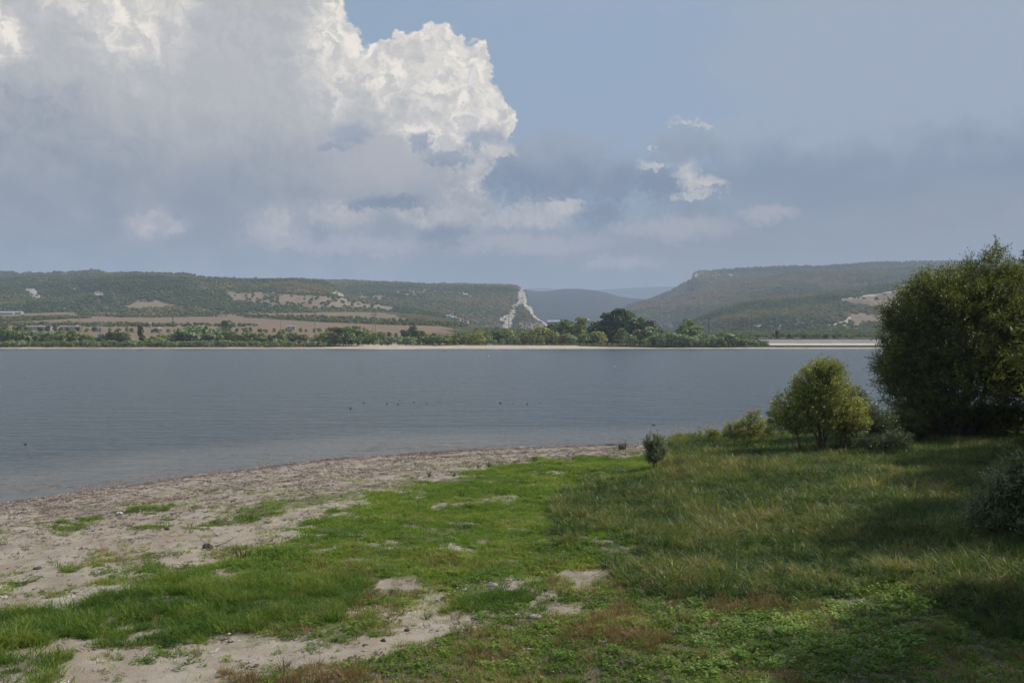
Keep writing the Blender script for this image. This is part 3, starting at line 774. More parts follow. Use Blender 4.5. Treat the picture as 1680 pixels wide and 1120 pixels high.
# ------------------------------------------------------------------ air
def build_haze():
    mb = MB()
    x0, x1, y0, y1, z0, z1 = -9000, 9500, -700, 15500, -5, 720
    mb.box(((x0 + x1) / 2, (y0 + y1) / 2, (z0 + z1) / 2), (x1 - x0, y1 - y0, z1 - z0))
    m = bpy.data.materials.new('haze'); m.use_nodes = True; m.node_tree.nodes.clear()
    g = G(m.node_tree); out = g.node('ShaderNodeOutputMaterial')
    v = g.node('ShaderNodeVolumePrincipled')
    v.inputs['Color'].default_value = (0.62, 0.74, 0.90, 1); v.inputs['Density'].default_value = HAZE; v.inputs['Anisotropy'].default_value = 0.0
    m.node_tree.links.new(v.outputs[0], out.inputs['Volume'])
    o = obj('haze', mb.mesh('haze', m)); tag(o, 'thin bluish haze filling the valley air', 'haze', kind='stuff')
    o.visible_shadow = True
HAZE = 1.15e-4
build_haze()

# ------------------------------------------------------------------ far trees, one object each
BARK = simple('bark', (0.13, 0.10, 0.075), 0.9, (0.07, 0.055, 0.04), 3)
PALEBARK = simple('pale_bark', (0.30, 0.27, 0.23), 0.9, (0.18, 0.15, 0.12), 2)
def far_tree_proto(name, mat, seed, shape, trunk=0.12, bark=BARK):
    """unit-height tree: a crown of several hundred leaf clumps grown over irregular lobes, and a forked trunk"""
    r = np.random.default_rng(seed)
    if shape == 'bush':    W, z0, nl, lr = 0.62, 0.12, 9, (.2, .34)
    elif shape == 'round': W, z0, nl, lr = 0.42, 0.10, 14, (.14, .26)
    elif shape == 'tall':  W, z0, nl, lr = 0.30, 0.12, 18, (.09, .17)
    elif shape == 'column': W, z0, nl, lr = 0.13, 0.14, 10, (.09, .14)
    elif shape == 'ragged': W, z0, nl, lr = 0.40, 0.30, 20, (.07, .14)
    lobes = []
    for k in range(nl):
        a = r.uniform(0, 2 * pi); hh = (k + 0.5) / nl
        prof = math.sqrt(max(0.05, 1 - (abs(hh - 0.38) / 0.66) ** 2))
        rr = W * prof * r.uniform(0.2, 0.85); R = r.uniform(*lr)
        zc = z0 + (1 - z0) * hh
        zc = min(zc, 1 - R * 0.75)
        lobes.append((rr * cos(a), rr * sin(a), zc, R, R * r.uniform(.75, .95)))
    if shape == 'bush': lobes += [(0, 0, 0.45, 0.42, 0.42)]
    if shape in ('round', 'tall'): lobes += [(0, 0, 0.55, W * .7, .38)]
    V_, T_ = [], []
    nq = 560
    wts = np.array([l[3] ** 2 for l in lobes]); wts /= wts.sum()
    for k in range(nq):
        li = r.choice(len(lobes), p=wts); l = lobes[li]
        d = r.normal(size=3); d /= np.linalg.norm(d)
        if d[2] < -0.3: d[2] *= -1
        c = np.array(l[:3]) + d * np.array([l[3], l[3], l[4]]) * r.uniform(.7, 1.06)
        c[2] = max(c[2], 0.04)
        n = d + r.normal(size=3) * 0.5; n /= np.linalg.norm(n)
        a = np.cross(n, r.normal(size=3)); a /= np.linalg.norm(a); b = np.cross(n, a)
        s = r.uniform(.028, .055) * (1.25 if shape == 'bush' else 1)
        V_ += [c - a * s - b * s * .6, c + a * s * .8 - b * s, c + a * s + b * s * .7, c - a * s * .7 + b * s]
        T_.append(np.clip(0.45 + (li % 5 - 2) * 0.07 + r.normal() * 0.13, 0, 1))
    cr = mesh_of(name + '_crown', np.array(V_), np.arange(nq * 4).reshape(-1, 4), mat, False, fattrs={'tint': T_})
    mb = MB()
    th = 0.6 if shape != 'bush' else 0.35
    mb.tube([(0, 0, -0.02), (0.01, 0, th * .4), (-0.01, 0.01, th)], [0.022, 0.017, 0.008], 6)
    for k in range(5):
        l = lobes[r.integers(len(lobes))]
        mb.tube([(0, 0, th * r.uniform(.3, .8)), (l[0] * .6, l[1] * .6, l[2] * .8), (l[0], l[1], l[2])], [0.012, 0.008, 0.003], 5)
    return cr, mb.mesh(name + '_trunk', bark)

def stops(*c): return [(k / (len(c) - 1), v) for k, v in enumerate(c)]
M_WIL = leafmat('grey_willow_leaves', stops((0.121, 0.162, 0.071), (0.251, 0.311, 0.148), (0.407, 0.455, 0.251)), transl=0.2)
M_OLI = leafmat('olive_leaves', stops((0.094, 0.137, 0.037), (0.200, 0.259, 0.080), (0.341, 0.389, 0.142)), transl=0.2)
M_DRK = leafmat('dark_green_leaves', stops((0.039, 0.065, 0.021), (0.090, 0.125, 0.039), (0.161, 0.197, 0.068)), transl=0.2)
M_YEL = leafmat('yellowing_leaves', stops((0.152, 0.177, 0.040), (0.312, 0.334, 0.086), (0.452, 0.410, 0.130)), transl=0.2)
M_BRN = leafmat('brownish_leaves', stops((0.108, 0.102, 0.043), (0.206, 0.177, 0.078), (0.314, 0.245, 0.118)), transl=0.2)
MATS = {'grey-green': M_WIL, 'olive': M_OLI, 'dark green': M_DRK, 'yellowish': M_YEL, 'brownish': M_BRN}
LIB = {}
def lib(colour, shape, v):
    k = (colour, shape, v)
    if k not in LIB: LIB[k] = far_tree_proto(f'{shape}_{v}', MATS[colour], hash(str(len(LIB))) % 1 + len(LIB) * 13 + v, shape, bark=PALEBARK if shape == 'ragged' else BARK)
    return LIB[k]

LANDMARKS = [(14, 'the white sheds'), (82, 'the short concrete pole'), (131, 'the tall grey pole near the lattice pylon'), (164, 'the lattice pylon'), (283, 'the dark steel mast'),
             (375, 'the bare brown hillside'), (461, 'the brown pole'), (517, 'the lone tall pole'), (614, 'the twin poles'), (746, 'the slim dark mast'), (804, 'the white car'), (835, 'the pole in front of the white cliff'),
             (861, 'the pole on the rocky spur'), (940, 'the small reed bank'), (1010, 'the highest grove tree'), (1132, 'the broad domed willow'), (1160, 'the pair of poles'), (1192, 'the pole with a dark top'), (1222, 'the last pole before the dam'), (1275, 'the lone cypress'), (1400, 'the dam track end')]
ORD = ['', 'second ', 'third ', 'fourth ', 'fifth ', 'sixth ', 'seventh ', 'eighth ', 'ninth ', 'tenth ', 'eleventh ', 'twelfth ', 'thirteenth ', 'fourteenth ', 'fifteenth ', 'sixteenth ', 'seventeenth ', 'eighteenth ', 'nineteenth ', 'twentieth ']
far_list = []      # px, D or py, height m, shape, colour, row
r = np.random.default_rng(42)
def row(x0, x1, step, D, hfun, shapes, colours, name, noun, jit=0.35, dj=6):
    x = x0
    while x < x1:
        h = hfun(x) * r.uniform(.82, 1.18)
        d = (D(x) if callable(D) else D) + r.uniform(-dj, dj)
        far_list.append([x, d, h, shapes[r.integers(len(shapes))], colours[r.integers(len(colours))], name, noun])
        x += step * r.uniform(1 - jit, 1 + jit)
ip = lambda xs, ys: (lambda x: float(np.interp(x, xs, ys)))
# low willow belt along the waterline (photo x 0-560), then scattered shrubs
row(-6, 452, 8.2, 722, ip([0, 200, 470], [5.2, 5.6, 5.0]), ['bush'], ['grey-green', 'grey-green', 'olive'], 'the waterside shrub belt', 'bush')
row(452, 545, 9, 726, ip([452, 545], [5.2, 3.6]), ['bush'], ['grey-green', 'olive'], 'the waterside shrub belt', 'bush')
row(-8, 45, 12, 742, ip([0, 45], [15, 11]), ['bush', 'round'], ['grey-green', 'olive'], 'the second row behind the shrub belt', 'willow')
row(45, 180, 13, 748, ip([45, 100, 180], [12, 13, 8]), ['bush', 'round'], ['grey-green', 'olive', 'olive'], 'the second row behind the shrub belt', 'willow')
row(180, 215, 11, 745, ip([180, 215], [11, 12]), ['round'], ['olive', 'dark green'], 'the second row behind the shrub belt', 'willow')
row(238, 285, 12, 748, ip([238, 285], [8, 9]), ['bush'], ['yellowish', 'olive'], 'the second row behind the shrub belt', 'bush')
row(288, 365, 11, 745, ip([288, 325, 365], [10, 16, 13]), ['round', 'bush'], ['grey-green', 'dark green', 'grey-green'], 'the second row behind the shrub belt', 'willow')
row(368, 430, 12, 748, ip([368, 400, 430], [12, 11, 12]), ['bush', 'round'], ['grey-green', 'olive'], 'the second row behind the shrub belt', 'willow')
row(430, 520, 13, 748, ip([430, 475, 520], [8, 12, 7]), ['bush', 'round'], ['olive', 'brownish', 'grey-green'], 'the second row behind the shrub belt', 'bush')
row(528, 600, 11, 740, ip([528, 560, 600], [9, 14, 15]), ['round', 'bush'], ['grey-green', 'dark green', 'olive', 'brownish'], 'the shore thicket beside the pale sand', 'willow')
row(604, 632, 12, 745, ip([604, 632], [10, 9]), ['round'], ['olive', 'brownish', 'dark green'], 'the shore thicket beside the pale sand', 'tree')
row(625, 680, 9, 735, ip([625, 655, 680], [4, 8, 6]), ['bush'], ['olive', 'grey-green'], 'the shore thicket beside the pale sand', 'bush')
row(690, 800, 12, 752, ip([690, 720, 760, 800], [8, 8, 10, 12]), ['bush', 'round'], ['grey-green', 'olive', 'yellowish', 'brownish'], 'the open strip behind the long beach', 'bush')
row(812, 940, 13, 752, ip([812, 850, 890, 940], [6, 7, 10, 10]), ['bush', 'round'], ['grey-green', 'olive', 'brownish'], 'the open strip behind the long beach', 'bush')
row(842, 925, 17, 775, ip([842, 880, 925], [10, 12, 20]), ['round', 'bush'], ['olive', 'yellowish', 'dark green'], 'the beach thicket', 'tree')
row(700, 840, 11, 830, ip([700, 760, 840], [9, 9, 13]), ['round'], ['dark green', 'yellowish', 'olive', 'dark green'], 'the hedgerow of round trees behind the beach', 'tree')
row(618, 700, 10, 900, ip([618, 660, 700], [7.5, 9, 9]), ['round'], ['dark green', 'olive', 'dark green'], 'the hedgerow of round trees across the stubble field', 'tree')
row(-5, 420, 11.5, 1090, ip([0, 120, 420], [7.5, 6, 5.5]), ['round', 'bush'], ['dark green', 'dark green', 'olive'], 'the roadside tree line across the field', 'tree', 0.5, 12)
row(425, 560, 12, 1080, ip([425, 560], [5.5, 4.5]), ['round', 'bush'], ['dark green', 'olive'], 'the roadside tree line across the field', 'tree', 0.6, 12)
# right of the grove
row(1085, 1130, 11, 740, ip([1085, 1130], [11, 9]), ['bush'], ['grey-green', 'dark green'], 'the dense shore willows before the dam', 'willow')
row(1060, 1165, 9, 724, ip([1060, 1100, 1165], [7, 10, 7.5]), ['bush'], ['grey-green', 'grey-green', 'olive'], 'the front shore willows before the dam', 'bush')
row(1168, 1262, 8.5, 728, ip([1168, 1190, 1225, 1262], [8, 10.5, 7, 4.2]), ['bush'], ['grey-green', 'olive'], 'the front shore willows before the dam', 'bush')
row(1150, 1185, 12, 742, ip([1150, 1185], [11, 9]), ['bush'], ['grey-green', 'dark green'], 'the dense shore willows before the dam', 'willow')
row(1265, 1400, 24, 900, ip([1265, 1400], [8, 9]), ['round', 'bush'], ['dark green', 'olive'], 'the dam thicket', 'tree', 0.4, 30)
singles = [(231, 742, 17, 'column', 'dark green', 'narrow dark poplar rising from the left shrub belt beyond the lattice pylon', 'poplar'),
    (205, 755, 13, 'round', 'dark green', 'round dark tree just left of the narrow poplar', 'tree'), (320, 752, 19, 'round', 'grey-green', 'tallest domed grey willow of the left shrub belt', 'willow'),
    (354, 750, 17, 'round', 'grey-green', 'domed grey willow next to the tallest one of the left belt', 'willow'), (370, 1085, 18, 'round', 'dark green', 'biggest dark tree of the roadside line', 'tree'),
    (576, 744, 17, 'round', 'grey-green', 'tall grey willow left of the twin poles', 'willow'), (586, 742, 19, 'round', 'grey-green', 'tallest willow beside the twin poles', 'willow'), (682, 742, 15, 'round', 'dark green', 'single round dark tree standing on the sandy point', 'tree'),
    (784, 745, 13, 'round', 'yellowish', 'yellowish round tree left of the white car', 'tree'), (675, 905, 17, 'round', 'dark green', 'big dark tree at the left end of the round hedgerow', 'tree'),
    (832, 800, 17, 'round', 'yellowish', 'bright yellow green tree at the foot of the white cliff', 'tree'), (862, 772, 14, 'round', 'olive', 'olive tree below the rocky spur', 'tree'),
    (886, 790, 18, 'round', 'dark green', 'dark tree where the rocky spur ends', 'tree'), (905, 785, 21, 'round', 'dark green', 'dark rounded tree left in the big grove', 'tree'), (930, 780, 26, 'round', 'olive', 'wide olive tree in the left of the big grove', 'tree'),
    (951, 772, 28, 'tall', 'yellowish', 'light green tall tree at the left of the grove', 'poplar'), (975, 790, 25, 'round', 'dark green', 'dark round tree between the light one and the highest one', 'tree'),
    (996, 780, 33, 'tall', 'dark green', 'tall poplar just left of the grove summit', 'poplar'), (1014, 778, 37, 'ragged', 'dark green', 'highest ragged poplar of the grove showing pale branches', 'poplar'), (1005, 785, 34, 'round', 'dark green', 'broad dense tree at the heart of the grove', 'tree'),
    (1029, 782, 36, 'ragged', 'olive', 'open crowned poplar just right of the grove summit', 'poplar'), (1041, 770, 26, 'tall', 'dark green', 'slimmer poplar on the right flank of the grove', 'poplar'), (1053, 772, 24, 'column', 'olive', 'slim columnar poplar between grove and willows', 'poplar'),
    (1018, 755, 17, 'round', 'olive', 'low olive tree in front of the grove trunks', 'tree'), (985, 752, 14, 'bush', 'yellowish', 'bright low bush in front of the grove', 'bush'), (962, 750, 12, 'bush', 'olive', 'olive bush at the grove foot', 'bush'),
    (1034, 738, 11, 'bush', 'grey-green', 'grey bush at the waterside below the grove', 'bush'), (1050, 745, 16, 'round', 'brownish', 'brownish round tree below the slim poplar', 'tree'),
    (1071, 762, 25, 'round', 'dark green', 'dark topped tree behind the pale willow', 'tree'), (1070, 742, 19, 'round', 'grey-green', 'pale grey domed willow right of the grove', 'willow'), (1095, 752, 13, 'round', 'yellowish', 'yellowish tree behind the front willows', 'tree'),
    (1132, 752, 26, 'round', 'olive', 'broad domed willow before the pair of poles', 'willow'), (1122, 746, 21, 'round', 'olive', 'left shoulder of the broad domed willow group', 'willow'), (1143, 744, 20, 'round', 'grey-green', 'grey willow leaning off the broad domed one', 'willow'),
    (1196, 732, 13, 'bush', 'grey-green', 'wide grey willow nearest the last poles', 'willow'), (1275, 900, 13, 'column', 'dark green', 'lone dark cypress standing behind the dam wall', 'cypress')]
def add_far_trees():
    used = {}
    cache = {}
    items = [(a[0], a[1], a[2], a[3], a[4], None, a[6], a[5]) for a in far_list] + [(a[0], a[1], a[2], a[3], a[4], a[5], a[6], 'the far shore grove and single trees') for a in singles]
    q = np.random.default_rng(3)
    for px, D, h, shape, colour, label, noun, rowname in items:
        v = int(q.integers(3))
        h *= (0.9 if shape == 'column' else 0.75) if label else 0.88
        cr, tr = lib(colour, shape, v)
        x, y, z = far_at(px, D)
        nm = {'bush': 'willow_shrub', 'willow': 'willow_tree', 'tree': 'broadleaf_tree', 'poplar': 'poplar_tree', 'cypress': 'cypress_tree'}[noun]
        root = empty(nm, (x, y, z - 0.1), q.uniform(0, 6.28))
        ww = h * q.uniform(.9, 1.2) * (1.15 if shape == 'bush' else 1)
        root.scale = (ww, ww, h)
        if label is None:
            lm = min(LANDMARKS, key=lambda l: abs(l[0] - px)); side = 'just left of' if px < lm[0] else 'just right of'
            key = (colour, noun, rowname, side, lm[1]); used[key] = used.get(key, 0) + 1
            size = ''
            label = f"{ORD[min(used[key] - 1, 19)]}{colour} {noun} in {rowname}, {side} {lm[1]}"
            w_ = label.split()
            if len(w_) > 16:
                label = label.replace(', just left', ' left').replace(', just right', ' right').replace(' in front of the white cliff', ' by the cliff').replace(' with a dark top', '').replace('the dense shore willows', 'the shore willows').replace(' near the lattice pylon', '').replace('the hedgerow of round trees', 'the hedgerow').replace('the second row behind the shrub belt', 'the second row').replace(' before the dam', '')
                w_ = label.split()
                if len(w_) > 16: label = label.replace('just ', '').replace('the pole in front of', 'the pole by').replace(' of round trees', '').replace(' across the field', '')
        if len(label.split()) > 16: label = label.replace(rowname, {'the second row behind the shrub belt': 'the second row', 'the roadside tree line across the field': 'the roadside tree line', 'the hedgerow of round trees across the stubble field': 'the stubble hedgerow', 'the hedgerow of round trees behind the beach': 'the beach hedgerow'}.get(rowname, rowname).replace('the open strip behind the long beach', 'the beach strip').replace('the shore thicket beside the pale sand', 'the sand thicket'))
        if len(label.split()) > 16: label = label.replace('the tall grey pole near', 'the pole by').replace('the pole in front of the', 'the').replace('the pair of', 'the')
        if len(label.split()) > 16: label = label.replace('dark green ', 'dark ').replace(' just', '').replace(', ', ' ').replace('lone tall pole', 'lone pole')
        tag(root, label, {'bush': 'shrub', 'willow': 'willow', 'tree': 'tree', 'poplar': 'poplar', 'cypress': 'cypress'}[noun], rowname[4:] if rowname.startswith('the ') else rowname)
        obj('crown' if noun != 'bush' else 'foliage', cr, root); obj('trunk' if noun != 'bush' else 'stems', tr, root)
add_far_trees()

# ------------------------------------------------------------------ poles, pylon, mast
CONC = simple('concrete', (0.36, 0.33, 0.29), 0.9, (0.26, 0.24, 0.21), 0.5)
STEEL = simple('galvanised_steel', (0.42, 0.44, 0.45), 0.5, (0.30, 0.31, 0.32), 0.5, 0.3)
DSTEEL = simple('dark_steel', (0.10, 0.095, 0.09), 0.7, (0.07, 0.06, 0.055), 0.5)
WHITEP = simple('white_plaster', (0.42, 0.40, 0.37), 0.8, (0.34, 0.32, 0.29), 0.4)
REDROOF = simple('tile_roof', (0.30, 0.16, 0.11), 0.9, (0.22, 0.12, 0.09), 0.5)
GREYROOF = simple('sheet_roof', (0.38, 0.39, 0.40), 0.6, (0.30, 0.31, 0.32), 0.3)
WIN = simple('window_glass', (0.03, 0.035, 0.04), 0.2)
PORC = simple('insulator_porcelain', (0.25, 0.14, 0.10), 0.3)
def pole(px, ytop, ybase, D, label, mat=CONC, lattice=False, rad=0.42, arm=True):
    x, y, z = far_at(px, D)
    zt = H + (HY - ytop) / F * D
    h = zt - z
    root = empty('utility_pole', (x, y, z)); tag(root, label, 'utility pole', 'poles of the power lines on the far shore')
    mb = MB()
    if not lattice: mb.tube([(0, 0, -0.3), (0, 0, h)], [rad, rad * .62], 10)
    else:
        for sx, sy in ((1, 1), (1, -1), (-1, 1), (-1, -1)): mb.tube([(sx * .9, sy * .9, -.3), (sx * .25, sy * .25, h)], [.13, .1], 5)
        n = 9
        for k in range(n):
            for s_ in (1, -1):
                a, b = k / n, (k + 1) / n; wa, wb = .9 - .65 * a, .9 - .65 * b
                mb.tube([(-wa * s_, -wa, h * a), (wb * s_, -wb, h * b)], .06, 4); mb.tube([(-wa * s_, wa, h * a), (wb * s_, wb, h * b)], .06, 4)
    obj('shaft', mb.mesh('shaft', mat), root)
    if arm:
        for dz, w in ((0.4, 1.3), (2.4, 1.9)):
            m2 = MB(); m2.box((0, -rad, h - dz), (w * 2, 0.14, 0.16)); m2.tube([(w * .9, -rad, h - dz), (0, -rad, h - dz + 0.9)], .05, 4)
            ca = obj('crossarm', m2.mesh('crossarm', DSTEEL if mat is CONC else mat), root)
            m3 = MB()
            for s_ in (-.9, .9): m3.tube([(s_ * w, -rad, h - dz - .1), (s_ * w, -rad, h - dz - .9)], [.12, .09], 6)
            obj('insulator', m3.mesh('insulator', PORC), ca)
    return root
for a in [(82.5, 518, 540, 1000, 'short concrete pole standing left of the taller grey pole and pylon'), (131, 512, 551, 830, 'tall grey concrete pole just left of the lattice pylon'),
          (461, 518, 543, 880, 'brown pole in the field right of the dark mast'), (517, 511, 553, 790, 'lone tall pole right of the brown pole'),
          (612, 511, 550, 800, 'left one of the twin poles by the tallest shore willow'), (616, 511, 547, 830, 'right one of the twin poles by the tallest shore willow'),
          (835, 514, 555, 780, 'concrete pole in front of the white cliff'), (861, 514, 543, 860, 'pole in front of the rocky spur'),
          (1159, 517, 553, 800, 'pale left pole of the pair behind the broad domed willow'), (1192, 523, 552, 840, 'pole with a dark top right of the pair of poles'), (1222, 523, 556, 800, 'last pole before the dam, standing behind shore willows')]:
    pole(*a)
pole(283.5, 514, 538, 1250, 'dark lattice mast in the middle of the left fields', DSTEEL, True)
pole(746, 512, 538, 1100, 'slim dark mast right of the brown field crest', DSTEEL, True)
pole(1163, 521, 552, 850, 'dark right pole of the pair behind the broad domed willow', DSTEEL, False, 0.34)
def pylon():
    D = 860; x, y, z = far_at(164, D); zt = H + (HY - 515) / F * D; h = zt - z
    root = empty('lattice_pylon', (x, y, z)); tag(root, 'pale steel lattice pylon with wide crossarm rising from the shrubs on the left', 'pylon')
    mb = MB()
    def seg(p, q, r_=.11): mb.tube([p, q], r_, 4)
    for s_ in (-1, 1):
        for d_ in (-1, 1):
            seg((s_ * 3.2, d_ * 2.2, -.3), (s_ * 1.6, d_ * 1.1, h * .6), .16); seg((s_ * 1.6, d_ * 1.1, h * .6), (s_ * 1.4, d_ * .3, h), .13)
            for k in range(5):
                a, b = k / 5, (k + 1) / 5; f1 = lambda t: 3.2 - 1.6 * t
                seg((s_ * f1(a), d_ * 2.0, h * .6 * a), (-s_ * f1(b), d_ * 1.6, h * .6 * b), .08)
                seg((-s_ * f1(a), d_ * 2.0, h * .6 * a), (-s_ * f1(a) * 0 + s_ * 0, d_ * 1.8, h * .6 * (a + b) / 2), .06)
    obj('tower', mb.mesh('tower', STEEL), root)
    for zz, w in ((h * .6, 8.5), (h * .98, 4.2)):
        m2 = MB()
        for d_ in (-.8, .8):
            m2.tube([(-w, 0, zz), (w, 0, zz)], .09, 4); m2.tube([(-w, 0, zz), (0, d_, zz + 1.7), (w, 0, zz)], .08, 4)
            for k in range(-5, 6): m2.tube([(k * w / 6, d_ * .2, zz), (k * w / 6 + w / 12, d_ * .6, zz + 1.6 * (1 - abs(k + .5) / 6))], .05, 4)
        ca = obj('crossarm', m2.mesh('crossarm', STEEL), root)
        m3 = MB()
        for s_ in (-.95, 0, .95): m3.tube([(s_ * w, 0, zz), (s_ * w, 0, zz - 1.3)], [.16, .12], 6)
        obj('insulator', m3.mesh('insulator', PORC), ca)
pylon()

# ------------------------------------------------------------------ buildings beyond the fields
def house(px, py, w, d, h, label, D=None, rz=0.0, roof=REDROOF, wall=WHITEP, name='house', cat='house', roofh=None, nwin=3, group=None):
    if D is None: x, y, z = far_point(px, py)
    else: x, y, z = (px - CX) / F * D, D, H + (HY - py) / F * D
    root = empty(name, (x, y, z), rz); tag(root, label, cat, group)
    mb = MB(); mb.box((0, 0, h / 2 - 1), (w, d, h + 2)); obj('wall', mb.mesh('wall', wall), root)
    rh = roofh if roofh is not None else d * .32
    mr = MB(); o = .35
    mr.add([(-w / 2 - o, -d / 2 - o, h), (w / 2 + o, -d / 2 - o, h), (w / 2 + o, d / 2 + o, h), (-w / 2 - o, d / 2 + o, h), (-w / 2 - o, 0, h + rh), (w / 2 + o, 0, h + rh)],
           [(0, 3, 2, 1), (0, 1, 5, 4), (2, 3, 4, 5), (1, 2, 5), (3, 0, 4)])
    rf = obj('roof', mr.mesh('roof', roof), root)
    if name == 'house':
        mc = MB(); mc.box((w * .25, d * .1, h + rh), (.6, .6, 1.3)); obj('chimney', mc.mesh('chimney', CONC), rf)
    for k in range(nwin):
        mw = MB(); mw.box((-w / 2 + w * (k + .5) / nwin, -d / 2 - .02, h * .55), (min(1.4, w / nwin * .5), .08, h * .35)); obj('window', mw.mesh('window', WIN), root)
house(8, 516.5, 34, 10, 4.0, 'long low white shed at the far left edge under the hills', 1950, 0.05, GREYROOF, name='farm_shed', cat='shed', nwin=6, group='white sheds under the left hills')
house(29, 516.3, 20, 9, 4.4, 'shorter white shed, right end of the far left group', 1960, -0.1, GREYROOF, name='farm_shed', cat='shed', nwin=4, group='white sheds under the left hills')
house(58, 538.5, 18, 5, 2.0, 'low white sheeted row under the roadside trees, left of the short pole', 1120, 0.02, GREYROOF, name='greenhouse', cat='greenhouse', roofh=.8, nwin=5, group='white low structures along the road')
house(75, 538.6, 12, 5, 1.9, 'short white sheeted structure next to the short pole', 1120, 0.02, GREYROOF, name='greenhouse', cat='greenhouse', roofh=.8, nwin=4, group='white low structures along the road')
house(116, 538.8, 22, 5, 2.1, 'low white sheeted row between the tall pole and the lattice pylon', 1120, 0.0, GREYROOF, name='greenhouse', cat='greenhouse', roofh=.8, nwin=6, group='white low structures along the road')
house(262, 541.0, 3.2, 3, 1.0, 'small white hut in the stubble field left of the dark mast', 1000, 0.4, GREYROOF, name='field_hut', cat='hut', roofh=1.6, nwin=1)
house(246, 534.5, 2.6, 2.6, 3, 'tiny white kiosk above the stubble field', 1150, 0.2, GREYROOF, name='kiosk', cat='kiosk', nwin=1)
house(478, 538.5, 9, 5, 1.9, 'shed with a pale blue roof beside the brown pole', 1080, 0.1, simple('blue_sheet_roof', (0.30, 0.36, 0.44), 0.5), roofh=.9, name='farm_shed', cat='shed', nwin=2)
for px, py, D, w, lab in ((736, 521.5, 2300, 11, 'village house on the leftmost edge of the hamlet by the slim mast'), (744, 524, 2250, 12, 'village house right under the slim dark mast'),
        (751, 525.5, 2240, 13, 'white village house lowest in the hamlet below the slope'), (757, 527, 2260, 10, 'village house at the lower right of the hamlet'), (741, 519.5, 2350, 9, 'highest village house of the hamlet by the slim mast'),
        (765, 529.5, 2280, 10, 'village house set apart on the right of the hamlet')):
    house(px, py, w, 8, 4.6, lab, D, (px % 5 - 2) * .2, REDROOF if px % 2 else GREYROOF, group='houses of the hamlet under the left hills')
house(910, 534, 22, 9, 5.5, 'long white hall peeking over the grove at the spur end', 1500, 0, GREYROOF, name='hall', cat='building', nwin=6)
house(960, 531.5, 12, 8, 5.5, 'white building half hidden behind the light green poplar', 1500, .2, GREYROOF, name='hall', cat='building', nwin=4)

def car(px, D, label):
    x, y, z = far_at(px, D)
    root = empty('parked_car', (x, y, z), 0.1); tag(root, label, 'car')
    prof = [(-2.1, .35), (-2.1, .85), (-1.7, 1.0), (-1.2, 1.45), (.5, 1.5), (1.2, 1.0), (2.0, .85), (2.15, .6), (2.1, .35)]
    mb = MB(); n = len(prof)
    v = [(p[0], -.85, p[1]) for p in prof] + [(p[0], .85, p[1]) for p in prof]
    mb.add(v, [tuple(range(n)), tuple(range(2 * n - 1, n - 1, -1))] + [(k, k + n, (k + 1) % n + n, (k + 1) % n) for k in range(n)])
    obj('body', mb.mesh('body', simple('white_car_paint', (.78, .78, .77), .3)), root)
    mg = MB(); mg.add([(-1.35, -.87, 1.02), (.95, -.87, 1.02), (.42, -.87, 1.4), (-1.1, -.87, 1.38)], [(0, 1, 2, 3)]); mg.add([(-1.35, .87, 1.02), (.95, .87, 1.02), (.42, .87, 1.4), (-1.1, .87, 1.38)], [(3, 2, 1, 0)])
    obj('window', mg.mesh('window', WIN), root)
    for sx in (-1.3, 1.35):
        for sy in (-.8, .8):
            w = MB(); w.tube([(sx, sy - .1, .33), (sx, sy + .1, .33)], .33, 14); obj('wheel', w.mesh('wheel', DSTEEL), root)
car(804, 752, 'white car parked on the far beach before the olive bushes')

# ------------------------------------------------------------------ dam
def build_dam():
    D = 790
    x0, x1 = (1262 - CX) / F * D, (2150 - CX) / F * D
    zt = H + (HY - 556.9) / F * (D + 14); zm = H + (HY - 563.4) / F * D; 
    root = empty('dam', ((x0 + x1) / 2, D, 0)); tag(root, 'long low dam with grey slab facing and a pale concrete apron along the water', 'dam')
    hw = (x1 - x0) / 2
    def slabmat(name, c, c2, sx):
        m, g, out = new_mat(name)
        geo = g.node('ShaderNodeNewGeometry'); X, Y, Z = g.sep(geo.outputs['Position'])
        seam = g.smooth(g.math('FRACT', X / sx), 0.0, 0.06)
        n = g.noise(g.vec(X * .08, Y * .3, Z * .5), 1.0, 6, .7); n2 = g.noise(geo.outputs['Position'], .6, 4, .6)
        cc = g.mix(g.smooth(n, .4, .65), (*c, 1), (*c2, 1)); cc = g.mix(g.smooth(n2, .6, .8) * .5, cc, (.12, .11, .09, 1)); cc = g.mix(seam, tuple(k * .6 for k in c) + (1,), cc)
        p = g.node('ShaderNodeBsdfPrincipled'); g.put(p.inputs['Base Color'], cc); p.inputs['Roughness'].default_value = .9
        m.node_tree.links.new(p.outputs[0], out.inputs[0]); return m
    mb = MB(); b = 4.2
    mb.add([(-hw, 0, zm), (hw, 0, zm), (hw, 14, zt), (-hw - 6, 14, zt), (hw, 20, zt), (-hw - 6, 20, zt), (hw, 34, 0), (-hw - 14, 34, 0), (-hw, 0, -1), (hw, 0, -1)],
           [(0, 1, 2, 3), (3, 2, 4, 5), (5, 4, 6, 7), (8, 9, 1, 0)])
    obj('upper_facing', mb.mesh('upper_facing', slabmat('grey_slabs', (.27, .245, .22), (.19, .17, .15), 12)), root)
    m2 = MB(); m2.add([(-hw - 2, -22, .9), (hw, -22, .9), (hw, -.3, zm + .02), (-hw - 2, -.3, zm + .02), (-hw - 2, -22, -1), (hw, -22, -1)], [(0, 1, 2, 3), (4, 5, 1, 0)])
    obj('apron', m2.mesh('apron', slabmat('pale_slabs', (.58, .53, .46), (.50, .45, .38), 18)), root)
    m3 = MB()
    m3.box((-3, 15, zt + .45), (hw * 2, .4, .9)); 
    obj('parapet', m3.mesh('parapet', CONC), root)
build_dam()

